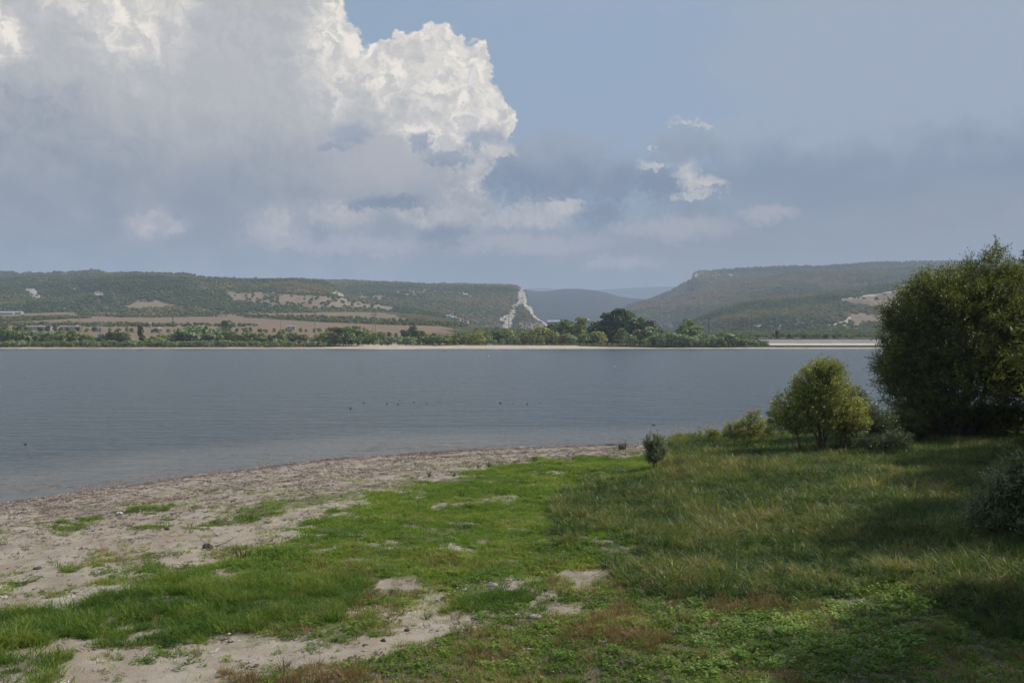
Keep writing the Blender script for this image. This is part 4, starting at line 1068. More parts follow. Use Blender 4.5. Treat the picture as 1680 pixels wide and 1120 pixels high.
# ------------------------------------------------------------------ birds
FEA = simple('dark_feathers', (0.020, 0.020, 0.022), 0.6); BILL = simple('pale_bill', (.75, .72, .65), .4); WFEA = simple('white_feathers', (.8, .8, .78), .7)
def bird(px, py, label, name='coot', s=1.0, rz=0.0, mat=FEA, cat='water bird', group='dark water birds on the lake'):
    y = (H - 0.02) * F / (py - HY); x = (px - CX) / F * y
    s *= .8; root = empty(name, (x, y, 0.0), rz); root.scale = (s, s, s); tag(root, label, cat, group)
    t = np.linspace(0, 1, 9)
    mb = MB()
    bx = np.interp(t, [0, 1], [-.2, .17]); rr = np.interp(t, [0, .15, .45, .8, 1], [.015, .06, .10, .085, .03]); bz = np.interp(t, [0, .3, .7, 1], [.10, .055, .05, .09])
    mb.tube(np.stack([bx, 0 * t, bz], 1), rr, 12)
    mb.tube([(.12, 0, .08), (.17, 0, .14), (.18, 0, .20), (.20, 0, .235), (.235, 0, .235), (.255, 0, .225)], [.055, .036, .030, .042, .036, .012], 10)
    body = obj('body', mb.mesh('body', mat, True), root)
    b2 = MB(); b2.tube([(.25, 0, .228), (.285, 0, .217), (.30, 0, .212)], [.016, .012, .003], 8); obj('bill', b2.mesh('bill', BILL, True), root)
    for s_ in (-1, 1):
        b3 = MB(); b3.tube([(.10, s_ * .075, .085), (-.02, s_ * .098, .095), (-.20, s_ * .035, .12)], [.03, .032, .006], 8); obj('wing', b3.mesh('wing', mat, True), root)
LB = [(41.7, 729, 'lone dark water bird near the left shore of the lake', .8), (575, 670.6, 'biggest dark water bird, left of the scattered flock', 1.35), (596.7, 660.4, 'first bird of the flock row, left end', 1.0),
      (634.7, 663, 'flock bird second from the left end of the row', .9), (653, 663, 'lower bird of the close pair in the flock row', 1.0), (655.4, 657, 'upper bird of the close pair in the flock row', .9),
      (679, 660, 'flock bird just right of the close pair', .9), (700, 662, 'flock bird low in the water, right of the pair', .8), (718, 659, 'last faint bird on the right of the left flock', .7),
      (820.6, 661, 'darkest bird leading the right flock', 1.15), (841, 662, 'second bird of the right flock', .8), (864.6, 663, 'third bird of the right flock', .9), (886, 661.5, 'last bird of the right flock', .7),
      (1071, 697, 'left one of two birds close to the right shore', .75), (1074, 697, 'right one of two birds close to the right shore', .7), (1129, 712, 'dark bird nearest the grassy bank beyond the small bush', .8), (1094, 646, 'single bird far out before the right trees', .7)]
for k, (px, py, lab, s_) in enumerate(LB): bird(px, py, lab, s=s_, rz=(k * 1.7) % 6.28 if k % 3 else 0.2)
for k, (px, py, lab) in enumerate(((728.5, 576.2, 'left dark bird of the far group by the opposite beach'), (731.5, 575.6, 'middle dark bird of the far group by the opposite beach'), (735.5, 576.4, 'right dark bird of the far group by the opposite beach'))):
    bird(px, py, lab, s=3.2 if k < 2 else 2.2, rz=k, name='cormorant', group='dark birds off the opposite beach')
bird(802, 584, 'white gull floating before the opposite beach', 'gull', 2.0, 0.3, WFEA, 'gull', None)
bird(1009, 601, 'tiny white gull floating in mid lake', 'gull', 1.3, 2.3, WFEA, 'gull', None)

# ------------------------------------------------------------------ near ground cover
def blades(name, mat, seed, n, h, spread, width, lean, segs=3, droop=0.5, hv=0.35, tuft=None):
    """a tuft of tapering, bending blades"""
    r = np.random.default_rng(seed)
    V_, F_ = [], []
    for k in range(n):
        a = r.uniform(0, 2 * pi); rr = spread * math.sqrt(r.random())
        p = np.array([rr * cos(a), rr * sin(a), -0.02])
        az = a + r.normal() * 0.9; L = h * r.uniform(1 - hv, 1 + hv); w = width * r.uniform(.7, 1.3)
        th = r.uniform(0.05, lean); side = np.array([-sin(az), cos(az), 0]) * w * .5
        fa = r.uniform(0, pi); side = np.array([cos(fa), sin(fa), 0]) * w * .5
        pts = [p]
        for q in range(segs):
            d = np.array([cos(az) * sin(th), sin(az) * sin(th), cos(th)])
            pts.append(pts[-1] + d * L / segs); th += droop * r.uniform(.4, 1.6)
        b0 = len(V_)
        for q in range(segs):
            k_ = 1 - q / segs * 0.65
            V_ += [pts[q] - side * k_, pts[q] + side * k_]
        V_.append(pts[-1])
        for q in range(segs - 1): F_.append((b0 + 2 * q, b0 + 2 * q + 1, b0 + 2 * q + 3, b0 + 2 * q + 2))
        F_.append((b0 + 2 * segs - 2, b0 + 2 * segs - 1, b0 + 2 * segs, b0 + 2 * segs))
    F4 = np.array([f for f in F_ if f[2] != f[3]], np.int32).reshape(-1, 4); F3 = np.array([f[:3] for f in F_ if f[2] == f[3]], np.int32)
    return src(name, mesh_of(name, np.array(V_), [F4, F3] if len(F4) else F3, mat, False))
def leafy(name, mat, seed, nst, h, spread, leaf, per):
    """a low broad-leaved weed: thin stems carrying folded oval leaves"""
    r = np.random.default_rng(seed); V_, F_ = [], []
    for k in range(nst):
        a = r.uniform(0, 6.28); rr = spread * math.sqrt(r.random()); base = np.array([rr * cos(a), rr * sin(a), 0.])
        L = h * r.uniform(.5, 1.2); tip = base + np.array([r.normal() * .25 * L, r.normal() * .25 * L, L])
        for q in range(per):
            t = (q + 1) / per; c = base * (1 - t) + tip * t
            az = r.uniform(0, 6.28); el = r.uniform(-.35, .45); d = np.array([cos(az) * cos(el), sin(az) * cos(el), sin(el)])
            s = np.array([-sin(az), cos(az), r.uniform(-.3, .3)]); ll = leaf * r.uniform(.6, 1.2); ww = ll * .38
            b = len(V_)
            V_ += [c, c + d * ll * .4 + s * ww, c + d * ll, c + d * ll * .4 - s * ww, c + d * ll * .5 - np.array([0, 0, ww * .3])]
            F_ += [(b, b + 4, b + 1), (b + 1, b + 4, b + 2), (b + 2, b + 4, b + 3), (b + 3, b + 4, b)]
    return src(name, mesh_of(name, np.array(V_), np.array(F_, np.int32), mat, False))

GR = stops((0.079, 0.147, 0.018), (0.138, 0.231, 0.026), (0.211, 0.301, 0.040), (0.329, 0.329, 0.083), (0.474, 0.392, 0.154))
LU = stops((0.043, 0.097, 0.012), (0.079, 0.154, 0.019), (0.138, 0.217, 0.031), (0.204, 0.252, 0.045))
SE = stops((0.038, 0.073, 0.015), (0.081, 0.128, 0.025), (0.141, 0.183, 0.038), (0.258, 0.232, 0.075), (0.405, 0.316, 0.139))
WE = stops((0.097, 0.167, 0.022), (0.194, 0.290, 0.044), (0.317, 0.422, 0.106))
DR = stops((0.13, 0.085, 0.04), (0.24, 0.155, 0.07), (0.38, 0.26, 0.13))
MG = leafmat('short_grass_blades', GR, 'tint', 'INSTANCER', 0.4); MLu = leafmat('lush_grass_blades', LU, 'tint', 'INSTANCER', 0.4, 0.5)
MSe = leafmat('sedge_blades', SE, 'tint', 'INSTANCER', 0.35, 0.5, 0.38); MWe = leafmat('weed_leaves', WE, 'tint', 'INSTANCER', 0.35, 0.5)
MDr = leafmat('dry_stalks', DR, 'tint', 'INSTANCER', 0.25, 0.7)
def build_cover():
    r = np.random.default_rng(11)
    A = 620000
    y = np.sqrt(r.uniform(22.0 ** 2, 92.0 ** 2, A)); u = r.uniform(-0.56, 0.60, A); x = u * y
    dens = A / ((92.0 ** 2 - 22.0 ** 2) / 2 * 1.16)          # candidates per square metre
    z = ground_z(x, y); s = shore_s(x, y)
    Z, px, py = zones(x, y, z)
    land = s > 0.5
    pat = fbm(x * 0.45, y * 0.45, 4, 131); pat2 = fbm(x * 1.6, y * 1.6, 3, 132); R = r.random(A)
    def put(name, prob, sources, size, tint, label, flat=1.0, sj=0.35, tilt=0.15):
        k = (R < prob / dens) & land
        n = int(k.sum())
        P = np.stack([x[k], y[k], z[k]], 1)
        sz = (size[k] if isinstance(size, np.ndarray) else size) * r.uniform(1 - sj, 1 + sj, n)
        sc = np.stack([sz, sz, sz * flat * r.uniform(.75, 1.2, n)], 1)
        rot = np.stack([r.normal(size=n) * tilt, r.normal(size=n) * tilt, r.uniform(0, 6.28, n)], 1)
        scatter(name, P, rot, sc, np.clip(tint[k], 0, 1), r.integers(0, len(sources), n), sources, label, 'grass' if 'grass' in name or 'sedge' in name else 'weeds')
        R[:] = r.random(A)
        print(name, n)
    g_ = [blades('short_grass', MG, k, 34, .13, .20, .016, 1.0, 2, .5) for k in range(3)]
    l_ = [blades('lush_grass', MLu, 10 + k, 44, .34, .20, .020, .8, 3, .45) for k in range(3)]
    s_ = [blades('sedge', MSe, 20 + k, 34, .60, .17, .029, .8, 4, .40) for k in range(4)]
    d_ = [blades('dry', MDr, 30 + k, 34, .45, .16, .014, .7, 3, .35) for k in range(3)]
    w_ = [leafy('weed', MWe, 40 + k, 9, .20, .26, .10, 7) for k in range(3)]
    lw = [leafy('low_weed', MG, 50 + k, 14, .09, .22, .075, 3) for k in range(3)]
    N = lambda a=0.12: r.normal(size=A) * a
    dist = np.clip((y - 25) / 60, 0, 1)
    put('short_green_grass', Z['green'] * np.where(pat > .40, 26, 7) + Z['strip'] * np.where(pat2 > .5, 15, 4), g_, 1.0 + 0.5 * (pat2 > .55), 0.33 + (pat - .5) * 1.1 + N() + Z['strip'] * .12, 'short bright green grass in patches along the middle of the bank')
    put('mixed_tufts', Z['green'] * 2.2 * (pat2 > .5) + Z['strip'] * 2 + Z['brown'] * 2.2 * (pat > .45), s_, .34 + .2 * (pat - .5), .45 + (pat2 - .5) + N(.2), 'olive and straw coloured tufts standing a little higher than the short grass')
    put('creeping_green_weeds', Z['green'] * 9 * (pat2 > .48) + Z['brown'] * 11 + Z['strip'] * 3 + Z['weed'] * 7, lw, 1.0, 0.32 + N(.14) + (pat - .5), 'small creeping green leaves mixed into the short grass', sj=.5)
    put('sparse_grass', (s > 6) * (pat > .40) * (1 - Z['green']) * (1 - Z['sedge']) * (1.2 + 3 * (pat2 > .55)) * (1 - .7 * Z['path']) + (s > 9) * (px > 330) * (pat > .49) * (pat2 > .48) * 7 * (1 - Z['path']) + (s > 15) * (px > 420) * (1 - Z['path']) * 5 * (pat2 > .42), g_, .8, 0.55 + N(.2), 'thin scattered grass blades on the pale sand')
    put('lush_green_grass', Z['lush'] * np.where(pat2 > .42, 26, 13), l_, 0.70 + 0.9 * (pat - .3) + .5 * (pat2 - .5), 0.46 + (pat - .5) * 1.3 + (pat2 - .5) * 1.2 + N(.14), 'thick dark green grass band on the left of the foreground', sj=.3)
    sed = Z['sedge'] * (s > 3)
    sed = np.maximum(sed, ((px > 1100) & (s > 2.5) & (x + (y - 60) * .1 > 9) & (y > 60)) * 1.0)
    put('tall_sedge', sed * np.where(pat2 > .33, 17, 9), s_, 0.72 + 0.75 * (pat - .3), 0.36 + (pat - .5) * .9 + (pat2 - .5) * .5 + N(.2), 'tall olive green sedge covering the right half of the bank', sj=.35, tilt=.2)
    put('tall_sedge', (py > 1135) * (1 - Z['path']) * 10.0 * (px > 500), s_, .6, 0.45 + N(.15), 'tall sedge at the foot of the viewing bank')
    put('dry_stalks', sed * 1.3 * (pat2 > .5) + Z['dry'] * 14 + Z['brown'] * 2.5 * (pat > .47), d_, 0.75 + .3 * (pat - .5), 0.45 + N(.2), 'dry orange brown stalks standing between the green plants')
    put('brown_turf', Z['brown'] * 26 * (1 - Z['weed'] * .5), [blades('turf', MSe, 60 + k, 26, .14, .2, .014, 1.1, 2, .6) for k in range(3)], 1.0, 0.62 + (pat - .5) * 1.5 + N(.18), 'low brownish green turf in the foreground')
    put('broad_leaved_weeds', Z['weed'] * np.where(pat2 > .47, 9, 1.5), w_, .9, 0.62 + (pat - .5) * .9 + N(.2), 'light green broad leaved weeds in the right foreground', sj=.35)
    put('young_sprouts', (Z['lush'] + Z['green']) * 1.0 * (pat2 > .55) + Z['path'] * .5 + (s > 7) * .25 * (pat > .5), w_, .45, 0.3 + N(.2), 'small leafy sprouts dotted over the bank')
    # litter: dried weed, shells and crumbs of soil on the beach
    r2 = np.random.default_rng(77)
    ml, g, out = new_mat('beach_litter')
    f = g.attr('tint', 'INSTANCER'); p = g.node('ShaderNodeBsdfPrincipled'); p.inputs['Roughness'].default_value = .9
    g.put(p.inputs['Base Color'], g.ramp(f, stops((.09, .065, .05), (.19, .145, .11), (.31, .25, .20), (.52, .47, .40))))
    ml.node_tree.links.new(p.outputs[0], out.inputs[0])
    def flake(k):
        q = np.random.default_rng(200 + k); V_, F_ = [], []
        for j in range(9):
            c = np.array([q.normal() * .12, q.normal() * .12, q.uniform(.0, .02)]); a = q.uniform(0, 3.14); L, w = q.uniform(.02, .09), q.uniform(.008, .022)
            d = np.array([cos(a), sin(a), q.uniform(-.3, .4)]); e = np.array([-sin(a), cos(a), q.uniform(-.4, .4)]); b = len(V_)
            V_ += [c - d * L - e * w, c + d * L * .8 - e * w * .6, c + d * L + e * w, c - d * L * .7 + e * w, c + np.array([0, 0, w])]
            F_ += [(b, b + 1, b + 4), (b + 1, b + 2, b + 4), (b + 2, b + 3, b + 4), (b + 3, b, b + 4)]
        return src('litter', mesh_of('litter', np.array(V_), np.array(F_, np.int32), ml, False))
    fl = [flake(k) for k in range(4)]
    band = np.exp(-((s - 1.0) / .7) ** 2) * 10 + (.35 + (fbm(s * .8, x * .05 + y * .03, 3, 150) > .5)) * 11 * sstep(s, 20, 4) + 2.0
    k = (r2.random(A) < band * (1 - np.clip(Z['green'] + Z['lush'] + Z['sedge'], 0, 1) * .9) / dens) & (s > 0.0) & (y < 95)
    n = int(k.sum()); sz = r2.uniform(.6, 1.6, n)
    scatter('beach_litter', np.stack([x[k], y[k], z[k] + .01], 1), np.stack([r2.normal(size=n) * .1, r2.normal(size=n) * .1, r2.uniform(0, 6.28, n)], 1), np.stack([sz] * 3, 1),
            np.clip(r2.random(n) ** 1.3 * (0.75 + .3 * (pat[k] > .5)), 0, 1), r2.integers(0, 4, n), fl, 'brown dried weed, shell bits and crumbs strewn over the beach', 'litter')
    # floating weed just off the beach
    B = 60000
    xx = r2.uniform(-75, 22, B); sdep = -np.abs(r2.gamma(1.5, 3.2, B)); ys = np.interp(xx, SHX, SHY) - sdep * 1.2
    s3 = shore_s(xx, ys); den = fbm(xx * .28 + ys * .1, s3 * 1.2, 4, 160)
    k = (s3 < -.05) & (den > .50 + .08 * (r2.random(B) - .5)) & (s3 > -16) & (r2.random(B) < .22)
    n = int(k.sum()); sz = r2.uniform(.4, 1.5, n)
    scatter('floating_weed', np.stack([xx[k], ys[k], 0 * xx[k] + .004], 1), np.stack([0 * sz, 0 * sz, r2.uniform(0, 6.28, n)], 1), np.stack([sz, sz, sz * .3], 1),
            np.clip(.2 + r2.random(n) * .5, 0, 1), r2.integers(0, 4, n), fl, 'brown water weed floating in flecks along the beach', 'water weed')
    print('litter', n)
build_cover()

# ------------------------------------------------------------------ near trees and shrubs
def willow(name, loc, label, cat, lobes, stems, seed, ntwig, leaf=0.17, tl=0.9, mat=None, up=0.55, group=None, bark=BARK, tmean=0.45, leaves=15, parts=('crown', 'trunk'), shell=0.55, trad=0.10, clump=0.4):
    """a willow: stems fork towards the crown lobes, leafy shoots grow outwards and upwards through the lobes' volume.
    lobes: (x, y, z, rx, ry, rz) relative to the base"""
    r = np.random.default_rng(seed)
    root = empty(name, loc); tag(root, label, cat, group)
    lb = np.array(lobes, float)
    vol = (lb[:, 3] * lb[:, 4] * lb[:, 5]) ** 0.72; vol /= vol.sum()
    li = r.choice(len(lb), ntwig, p=vol)
    d = r.normal(size=(ntwig, 3)); d /= np.linalg.norm(d, axis=1)[:, None]
    rad = r.random(ntwig) ** shell * 0.98
    c = lb[li, :3] + d * rad[:, None] * lb[li, 3:6]
    # clumps: shoots gather round boughs, leaving gaps
    nb = max(10, ntwig // 34)
    bi = r.choice(ntwig, nb, replace=False); B = c[bi]
    near = np.argmin(((c[:, None, :] - B[None]) ** 2).sum(2), 1) if ntwig * nb < 4e6 else np.concatenate([np.argmin(((c[a:a + 1500, None, :] - B[None]) ** 2).sum(2), 1) for a in range(0, ntwig, 1500)])
    c = c + (B[near] - c) * r.uniform(0.0, clump, ntwig)[:, None]
    out = d * np.array([1, 1, .6]) + np.array([0, 0, up]) + r.normal(size=(ntwig, 3)) * 0.35
    out /= np.linalg.norm(out, axis=1)[:, None]
    L = tl * r.uniform(.5, 1.25, ntwig)
    clump_t = r.normal(size=nb) * 0.11
    nl = leaves
    t = (np.arange(nl) + .5) / nl
    P = c[:, None, :] + out[:, None, :] * (L[:, None, None] * t[None, :, None]) + np.array([0, 0, -1.0]) * (t ** 2)[None, :, None] * (L * .18)[:, None, None]
    P = P + r.normal(size=P.shape) * 0.03
    ld = out[:, None, :] * .6 + r.normal(size=P.shape) * .6; ld /= np.linalg.norm(ld, axis=2)[..., None]
    sd_ = np.cross(ld, r.normal(size=P.shape)); sd_ /= np.linalg.norm(sd_, axis=2)[..., None]
    ll = leaf * r.uniform(.6, 1.25, P.shape[:2])[..., None]; ww = ll * .16
    a = P; b = P + ld * ll * .45 + sd_ * ww; e = P + ld * ll; f = P + ld * ll * .45 - sd_ * ww
    Vv = np.stack([a, b, e, f], 2).reshape(-1, 3)
    keep = np.repeat((P[..., 2] > 0.15).ravel(), 4)
    T = np.clip(tmean + clump_t[near][:, None] + r.normal(size=P.shape[:2]) * .16, 0, 1).ravel()
    Vv = Vv[keep]; T = T[keep[::4]]
    # shoots themselves
    mb = MB()
    step = max(1, ntwig // 500)
    tops = []
    for sx, sy, ex, ey, ez, rr in stems:
        p0 = np.array([sx, sy, -.15]); p3 = np.array([ex, ey, ez]); mid = p0 * .5 + p3 * .5 + r.normal(size=3) * .06 * ez; mid2 = p0 * .2 + p3 * .8 + r.normal(size=3) * .05 * ez
        q1 = p0 * .8 + p3 * .2 + np.array([r.normal() * .03, r.normal() * .03, .05 * ez])
        mb.tube([p0, q1, mid, mid2, p3], [rr * 1.25, rr, rr * .7, rr * .45, rr * .22], 8); tops += [q1, mid, mid2, p3]
    tops = np.array(tops)
    for Bp in B[:130]:
        dd = ((tops - Bp) ** 2 * np.array([1, 1, .5])).sum(1) + np.where(tops[:, 2] > Bp[2], 50, 0)
        q = tops[np.argmin(dd)]; m_ = q * .45 + Bp * .55 + np.array([0, 0, -.06 * np.linalg.norm(Bp - q)]) + r.normal(size=3) * .08
        w_ = trad * .35 * max(.3, min(1.2, np.linalg.norm(Bp - q) / 3))
        mb.tube([q, m_, Bp], [w_, w_ * .6, w_ * .2], 5)
    for k in range(0, ntwig, step):
        mb.tube([c[k], c[k] + out[k] * L[k] * .9], [.012, .004], 3)
    cr = obj(parts[0], mesh_of(parts[0], Vv, np.arange(len(Vv)).reshape(-1, 4), mat, False, fattrs={'tint': T}), root)
    obj(parts[1], mb.mesh(parts[1], bark, True), root)
    return root
NW = leafmat('willow_leaves', stops((0.121, 0.133, 0.037), (0.233, 0.250, 0.067), (0.353, 0.357, 0.115), (0.526, 0.483, 0.228)), transl=0.38, rough=0.45, spec=0.45)
NS = leafmat('silver_willow_leaves', stops((0.071, 0.096, 0.038), (0.133, 0.173, 0.070), (0.218, 0.255, 0.120), (0.345, 0.383, 0.216)), transl=0.25, rough=0.4, spec=0.5)
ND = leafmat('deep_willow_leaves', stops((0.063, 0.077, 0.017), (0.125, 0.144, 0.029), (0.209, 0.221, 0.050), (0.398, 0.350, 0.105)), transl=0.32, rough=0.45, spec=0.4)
RBARK = simple('reddish_willow_bark', (0.22, 0.13, 0.09), .9, (0.13, 0.075, 0.05), 4)
def at_px(px, py_base, D=None):
    """ground spot under a photo position"""
    for D in np.linspace(24, 110, 1800):
        x = (px - CX) / F * D; z = float(ground_z(np.array([x]), np.array([D]))[0])
        if HY + F * (H - z) / D <= py_base: break
    return x, float(D), z
def scaled(D, *pp):
    """lobes given as (dx, dz, rx, rz[, dy, ry]) in photo pixels at distance D"""
    k = D / F; o = []
    for l in pp:
        dx, dz, rx, rz = l[:4]; dy = l[4] if len(l) > 4 else 0; ry = l[5] if len(l) > 5 else rx
        o.append((dx * k, dy * k, dz * k, rx * k, ry * k, rz * k))
    return o
# the small willow (photo 1265-1415, 590-748)
x, D, z = at_px(1348, 744)
willow('willow_tree', (x, D, z), 'rounded light green willow on thin reddish stems, left of the huge dark trees', 'willow',
       scaled(D, (0, 92, 44, 50), (18, 122, 24, 30), (-20, 112, 24, 28), (-45, 68, 38, 34), (38, 70, 34, 40), (-8, 62, 50, 28), (0, 140, 12, 14), (-66, 56, 20, 20), (50, 50, 24, 26), (22, 138, 8, 12), (0, 46, 46, 16), (-40, 44, 28, 14), (36, 46, 28, 16), (-30, 100, 14, 22), (6, 128, 20, 22)),
       [(0, 0, -.3, .1, 4.4, .11), (.15, .1, .8, .3, 4.0, .08), (-1.3, .2, -2.0, .2, 3.2, .07), (1.35, .1, 1.0, -.1, 3.6, .07), (1.55, -.1, 1.9, .2, 3.0, .06), (-.15, -.1, -.9, -.3, 3.9, .07), (.1, -.12, .2, 0, 4.6, .07)],
       1, 3900, leaf=.18, tl=.62, mat=NW, bark=RBARK, tmean=.5, trad=.07, shell=.5, clump=.22, up=.8)
x, D, z = at_px(1414, 742)
willow('willow_shrub', (x, D + 1.5, z), 'dark slender leaved shrub squeezed between the small willow and the huge tree', 'shrub',
       scaled(D, (0, 60, 20, 34), (22, 46, 26, 38), (-22, 34, 22, 26), (10, 86, 12, 18), (44, 40, 26, 34)), [(0, 0, .3, 0, 2.4, .05), (.1, 0, 1.2, .2, 2.0, .04), (-.1, 0, -.7, 0, 1.5, .04)], 2, 900, leaf=.15, tl=.6, mat=NS, parts=('foliage', 'stems'), tmean=.2, trad=.05)
x, D, z = at_px(1440, 748)
willow('willow_shrub', (x, D - .5, z), 'low dark shrub with a bent bare stem at the feet of the small willow', 'shrub',
       scaled(D, (-26, 24, 16, 14), (0, 20, 22, 14), (28, 24, 24, 18)), [(.6, 0, -.6, 0, 1.3, .05), (.7, 0, .8, 0, 1.1, .05)], 3, 480, leaf=.14, tl=.5, mat=NS, parts=('foliage', 'stems'), tmean=.15, trad=.05)
x, D, z = at_px(1222, 738)
willow('willow_shrub', (x, D, z), 'round light green shrub with dry stems left of the small willow', 'shrub',
       scaled(D, (-6, 34, 26, 18), (16, 48, 14, 16), (-24, 26, 14, 14), (8, 28, 22, 16), (18, 62, 7, 6)), [(-.3, 0, -.6, 0, 1.1, .03), (0, 0, .3, 0, 1.4, .03), (-.1, 0, .7, 0, 1.2, .03), (-.5, .1, -1.0, 0, 1.0, .03)], 4, 620, leaf=.13, tl=.42, mat=NW, parts=('foliage', 'stems'), tmean=.5, trad=.04)
x, D, z = at_px(1262, 733)
willow('willow_shrub', (x, D + 1, z), 'thin open shrub between the round shrub and the small willow', 'shrub',
       scaled(D, (-4, 26, 16, 14), (12, 34, 12, 14), (-18, 16, 12, 10)), [(0, 0, .2, 0, 1.1, .03), (-.2, 0, -.5, 0, .8, .03)], 5, 230, leaf=.13, tl=.45, mat=NW, parts=('foliage', 'stems'), tmean=.5, trad=.04)
x, D, z = at_px(1170, 727)
willow('willow_shrub', (x, D, z), 'small leafy sapling shrub on the bank left of the round shrub', 'shrub',
       scaled(D, (0, 14, 10, 9), (-6, 18, 6, 5), (6, 16, 6, 6)), [(0, 0, .05, 0, .6, .02), (0, 0, -.2, 0, .6, .015)], 6, 130, leaf=.11, tl=.28, mat=NW, parts=('foliage', 'stems'), tmean=.55, trad=.03)
x, D, z = at_px(1149, 724)
willow('tall_weed', (x, D, z), 'tall thin weed stalk standing against the water right of the grey bush', 'weed',
       scaled(D, (0, 14, 2.5, 10), (5, 9, 2, 6)), [(0, 0, 0, 0, .9, .012), (0, 0, .25, 0, .6, .01)], 7, 34, leaf=.09, tl=.15, mat=NW, parts=('foliage', 'stems'), tmean=.5, trad=.02)
x, D, z = at_px(1074, 768)
b = willow('willow_shrub', (x, D, z), 'single grey green bush standing alone where beach and tall sedge meet', 'shrub',
       scaled(D, (0, 20, 15, 14), (-8, 32, 9, 12), (8, 36, 8, 12), (0, 10, 12, 10), (-12, 44, 3, 8), (3, 48, 3, 9), (12, 46, 3, 7), (14, 22, 7, 10)), [(0, 0, -.2, 0, 1.3, .03), (.05, 0, .25, 0, 1.4, .03), (0, 0, .1, 0, 1.7, .02), (.02, .02, -.4, 0, 1.2, .02)], 8, 430, leaf=.13, tl=.6, mat=NS, parts=('foliage', 'stems'), tmean=.68, trad=.04, up=1.7, shell=.9, clump=.7)
# the huge trees on the right
x, D, z = at_px(1565, 722)
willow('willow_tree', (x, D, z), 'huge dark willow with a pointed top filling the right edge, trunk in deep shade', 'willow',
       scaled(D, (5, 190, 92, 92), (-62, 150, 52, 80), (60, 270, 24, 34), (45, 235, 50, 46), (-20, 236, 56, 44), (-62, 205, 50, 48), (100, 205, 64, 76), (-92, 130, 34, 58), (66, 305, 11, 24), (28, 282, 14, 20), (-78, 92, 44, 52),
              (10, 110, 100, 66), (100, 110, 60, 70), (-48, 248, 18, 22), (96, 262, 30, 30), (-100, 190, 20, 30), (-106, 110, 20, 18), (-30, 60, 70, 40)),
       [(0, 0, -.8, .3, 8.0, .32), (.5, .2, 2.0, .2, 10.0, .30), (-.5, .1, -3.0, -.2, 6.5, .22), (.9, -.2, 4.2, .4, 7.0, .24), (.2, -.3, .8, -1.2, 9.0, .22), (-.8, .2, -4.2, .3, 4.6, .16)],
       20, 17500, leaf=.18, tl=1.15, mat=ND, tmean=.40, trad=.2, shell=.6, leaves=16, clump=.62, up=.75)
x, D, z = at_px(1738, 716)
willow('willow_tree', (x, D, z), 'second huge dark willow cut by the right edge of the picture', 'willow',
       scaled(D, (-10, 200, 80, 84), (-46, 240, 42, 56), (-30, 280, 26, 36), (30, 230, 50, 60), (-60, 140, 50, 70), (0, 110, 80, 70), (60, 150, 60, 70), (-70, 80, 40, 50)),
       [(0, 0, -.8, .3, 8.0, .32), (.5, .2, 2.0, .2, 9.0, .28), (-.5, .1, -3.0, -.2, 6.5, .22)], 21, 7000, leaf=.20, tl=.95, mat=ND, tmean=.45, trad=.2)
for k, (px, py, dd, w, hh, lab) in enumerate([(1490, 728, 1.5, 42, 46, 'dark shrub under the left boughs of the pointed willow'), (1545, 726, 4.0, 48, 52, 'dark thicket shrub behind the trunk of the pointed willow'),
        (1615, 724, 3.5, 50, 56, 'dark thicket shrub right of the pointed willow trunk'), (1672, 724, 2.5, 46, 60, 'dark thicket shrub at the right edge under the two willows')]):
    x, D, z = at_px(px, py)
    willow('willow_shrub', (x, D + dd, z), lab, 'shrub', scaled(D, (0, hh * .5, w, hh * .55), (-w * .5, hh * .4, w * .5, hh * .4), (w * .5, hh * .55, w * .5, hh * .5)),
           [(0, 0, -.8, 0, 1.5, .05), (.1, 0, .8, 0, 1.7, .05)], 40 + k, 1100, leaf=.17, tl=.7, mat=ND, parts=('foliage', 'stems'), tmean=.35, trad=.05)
# neighbours standing just beyond the right edge: they shade the lower right bank
def off_tree(x, y, hgt, seed, nt, label, w=.34):
    z = float(ground_z(np.array([x]), np.array([y]))[0])
    return willow('willow_tree', (x, y, z), label, 'willow',
           [(0, 0, hgt * .6, hgt * w, hgt * w, hgt * .38), (hgt * .12, -hgt * .12, hgt * .45, hgt * .24, hgt * .24, hgt * .28), (-hgt * .1, hgt * .1, hgt * .42, hgt * .25, hgt * .25, hgt * .3), (0, 0, hgt * .86, hgt * .16, hgt * .16, hgt * .14), (0, 0, hgt * .3, hgt * .3, hgt * .3, hgt * .2)],
           [(0, 0, .3, .2, hgt * .7, hgt * .022), (.2, .1, hgt * .2, 0, hgt * .5, hgt * .016), (-.2, 0, -hgt * .2, 0, hgt * .45, hgt * .015)], seed, nt, leaf=.30, tl=1.1, mat=ND, tmean=.42, trad=.15)
t1 = off_tree(40.0, 63.0, 17, 30, 6500, 'large willow just outside the right edge, nearest beside the huge trees')
t2 = off_tree(19.8, 28.0, 12, 32, 4500, 'willow outside the lower right corner of the view')
for (x_, y_, k_, lab) in ((34.4, 53.5, .88, 'large willow outside the right edge behind the grey corner bush'), (28.6, 42.5, .9, 'willow outside the right edge between the corner bush and the viewing bank'),
        (50.0, 70.0, 1.1, 'back row willow outside the right edge behind the huge trees'), (52.0, 58.0, 1.1, 'back row willow outside the right edge, middle of the row')):
    c_ = copy_tree(t1); c_.location = (x_, y_, float(ground_z(np.array([x_]), np.array([y_]))[0])); c_.scale = (k_,) * 3; c_.rotation_euler = (0, 0, x_); c_['label'] = lab
x, D, z = at_px(1668, 884)
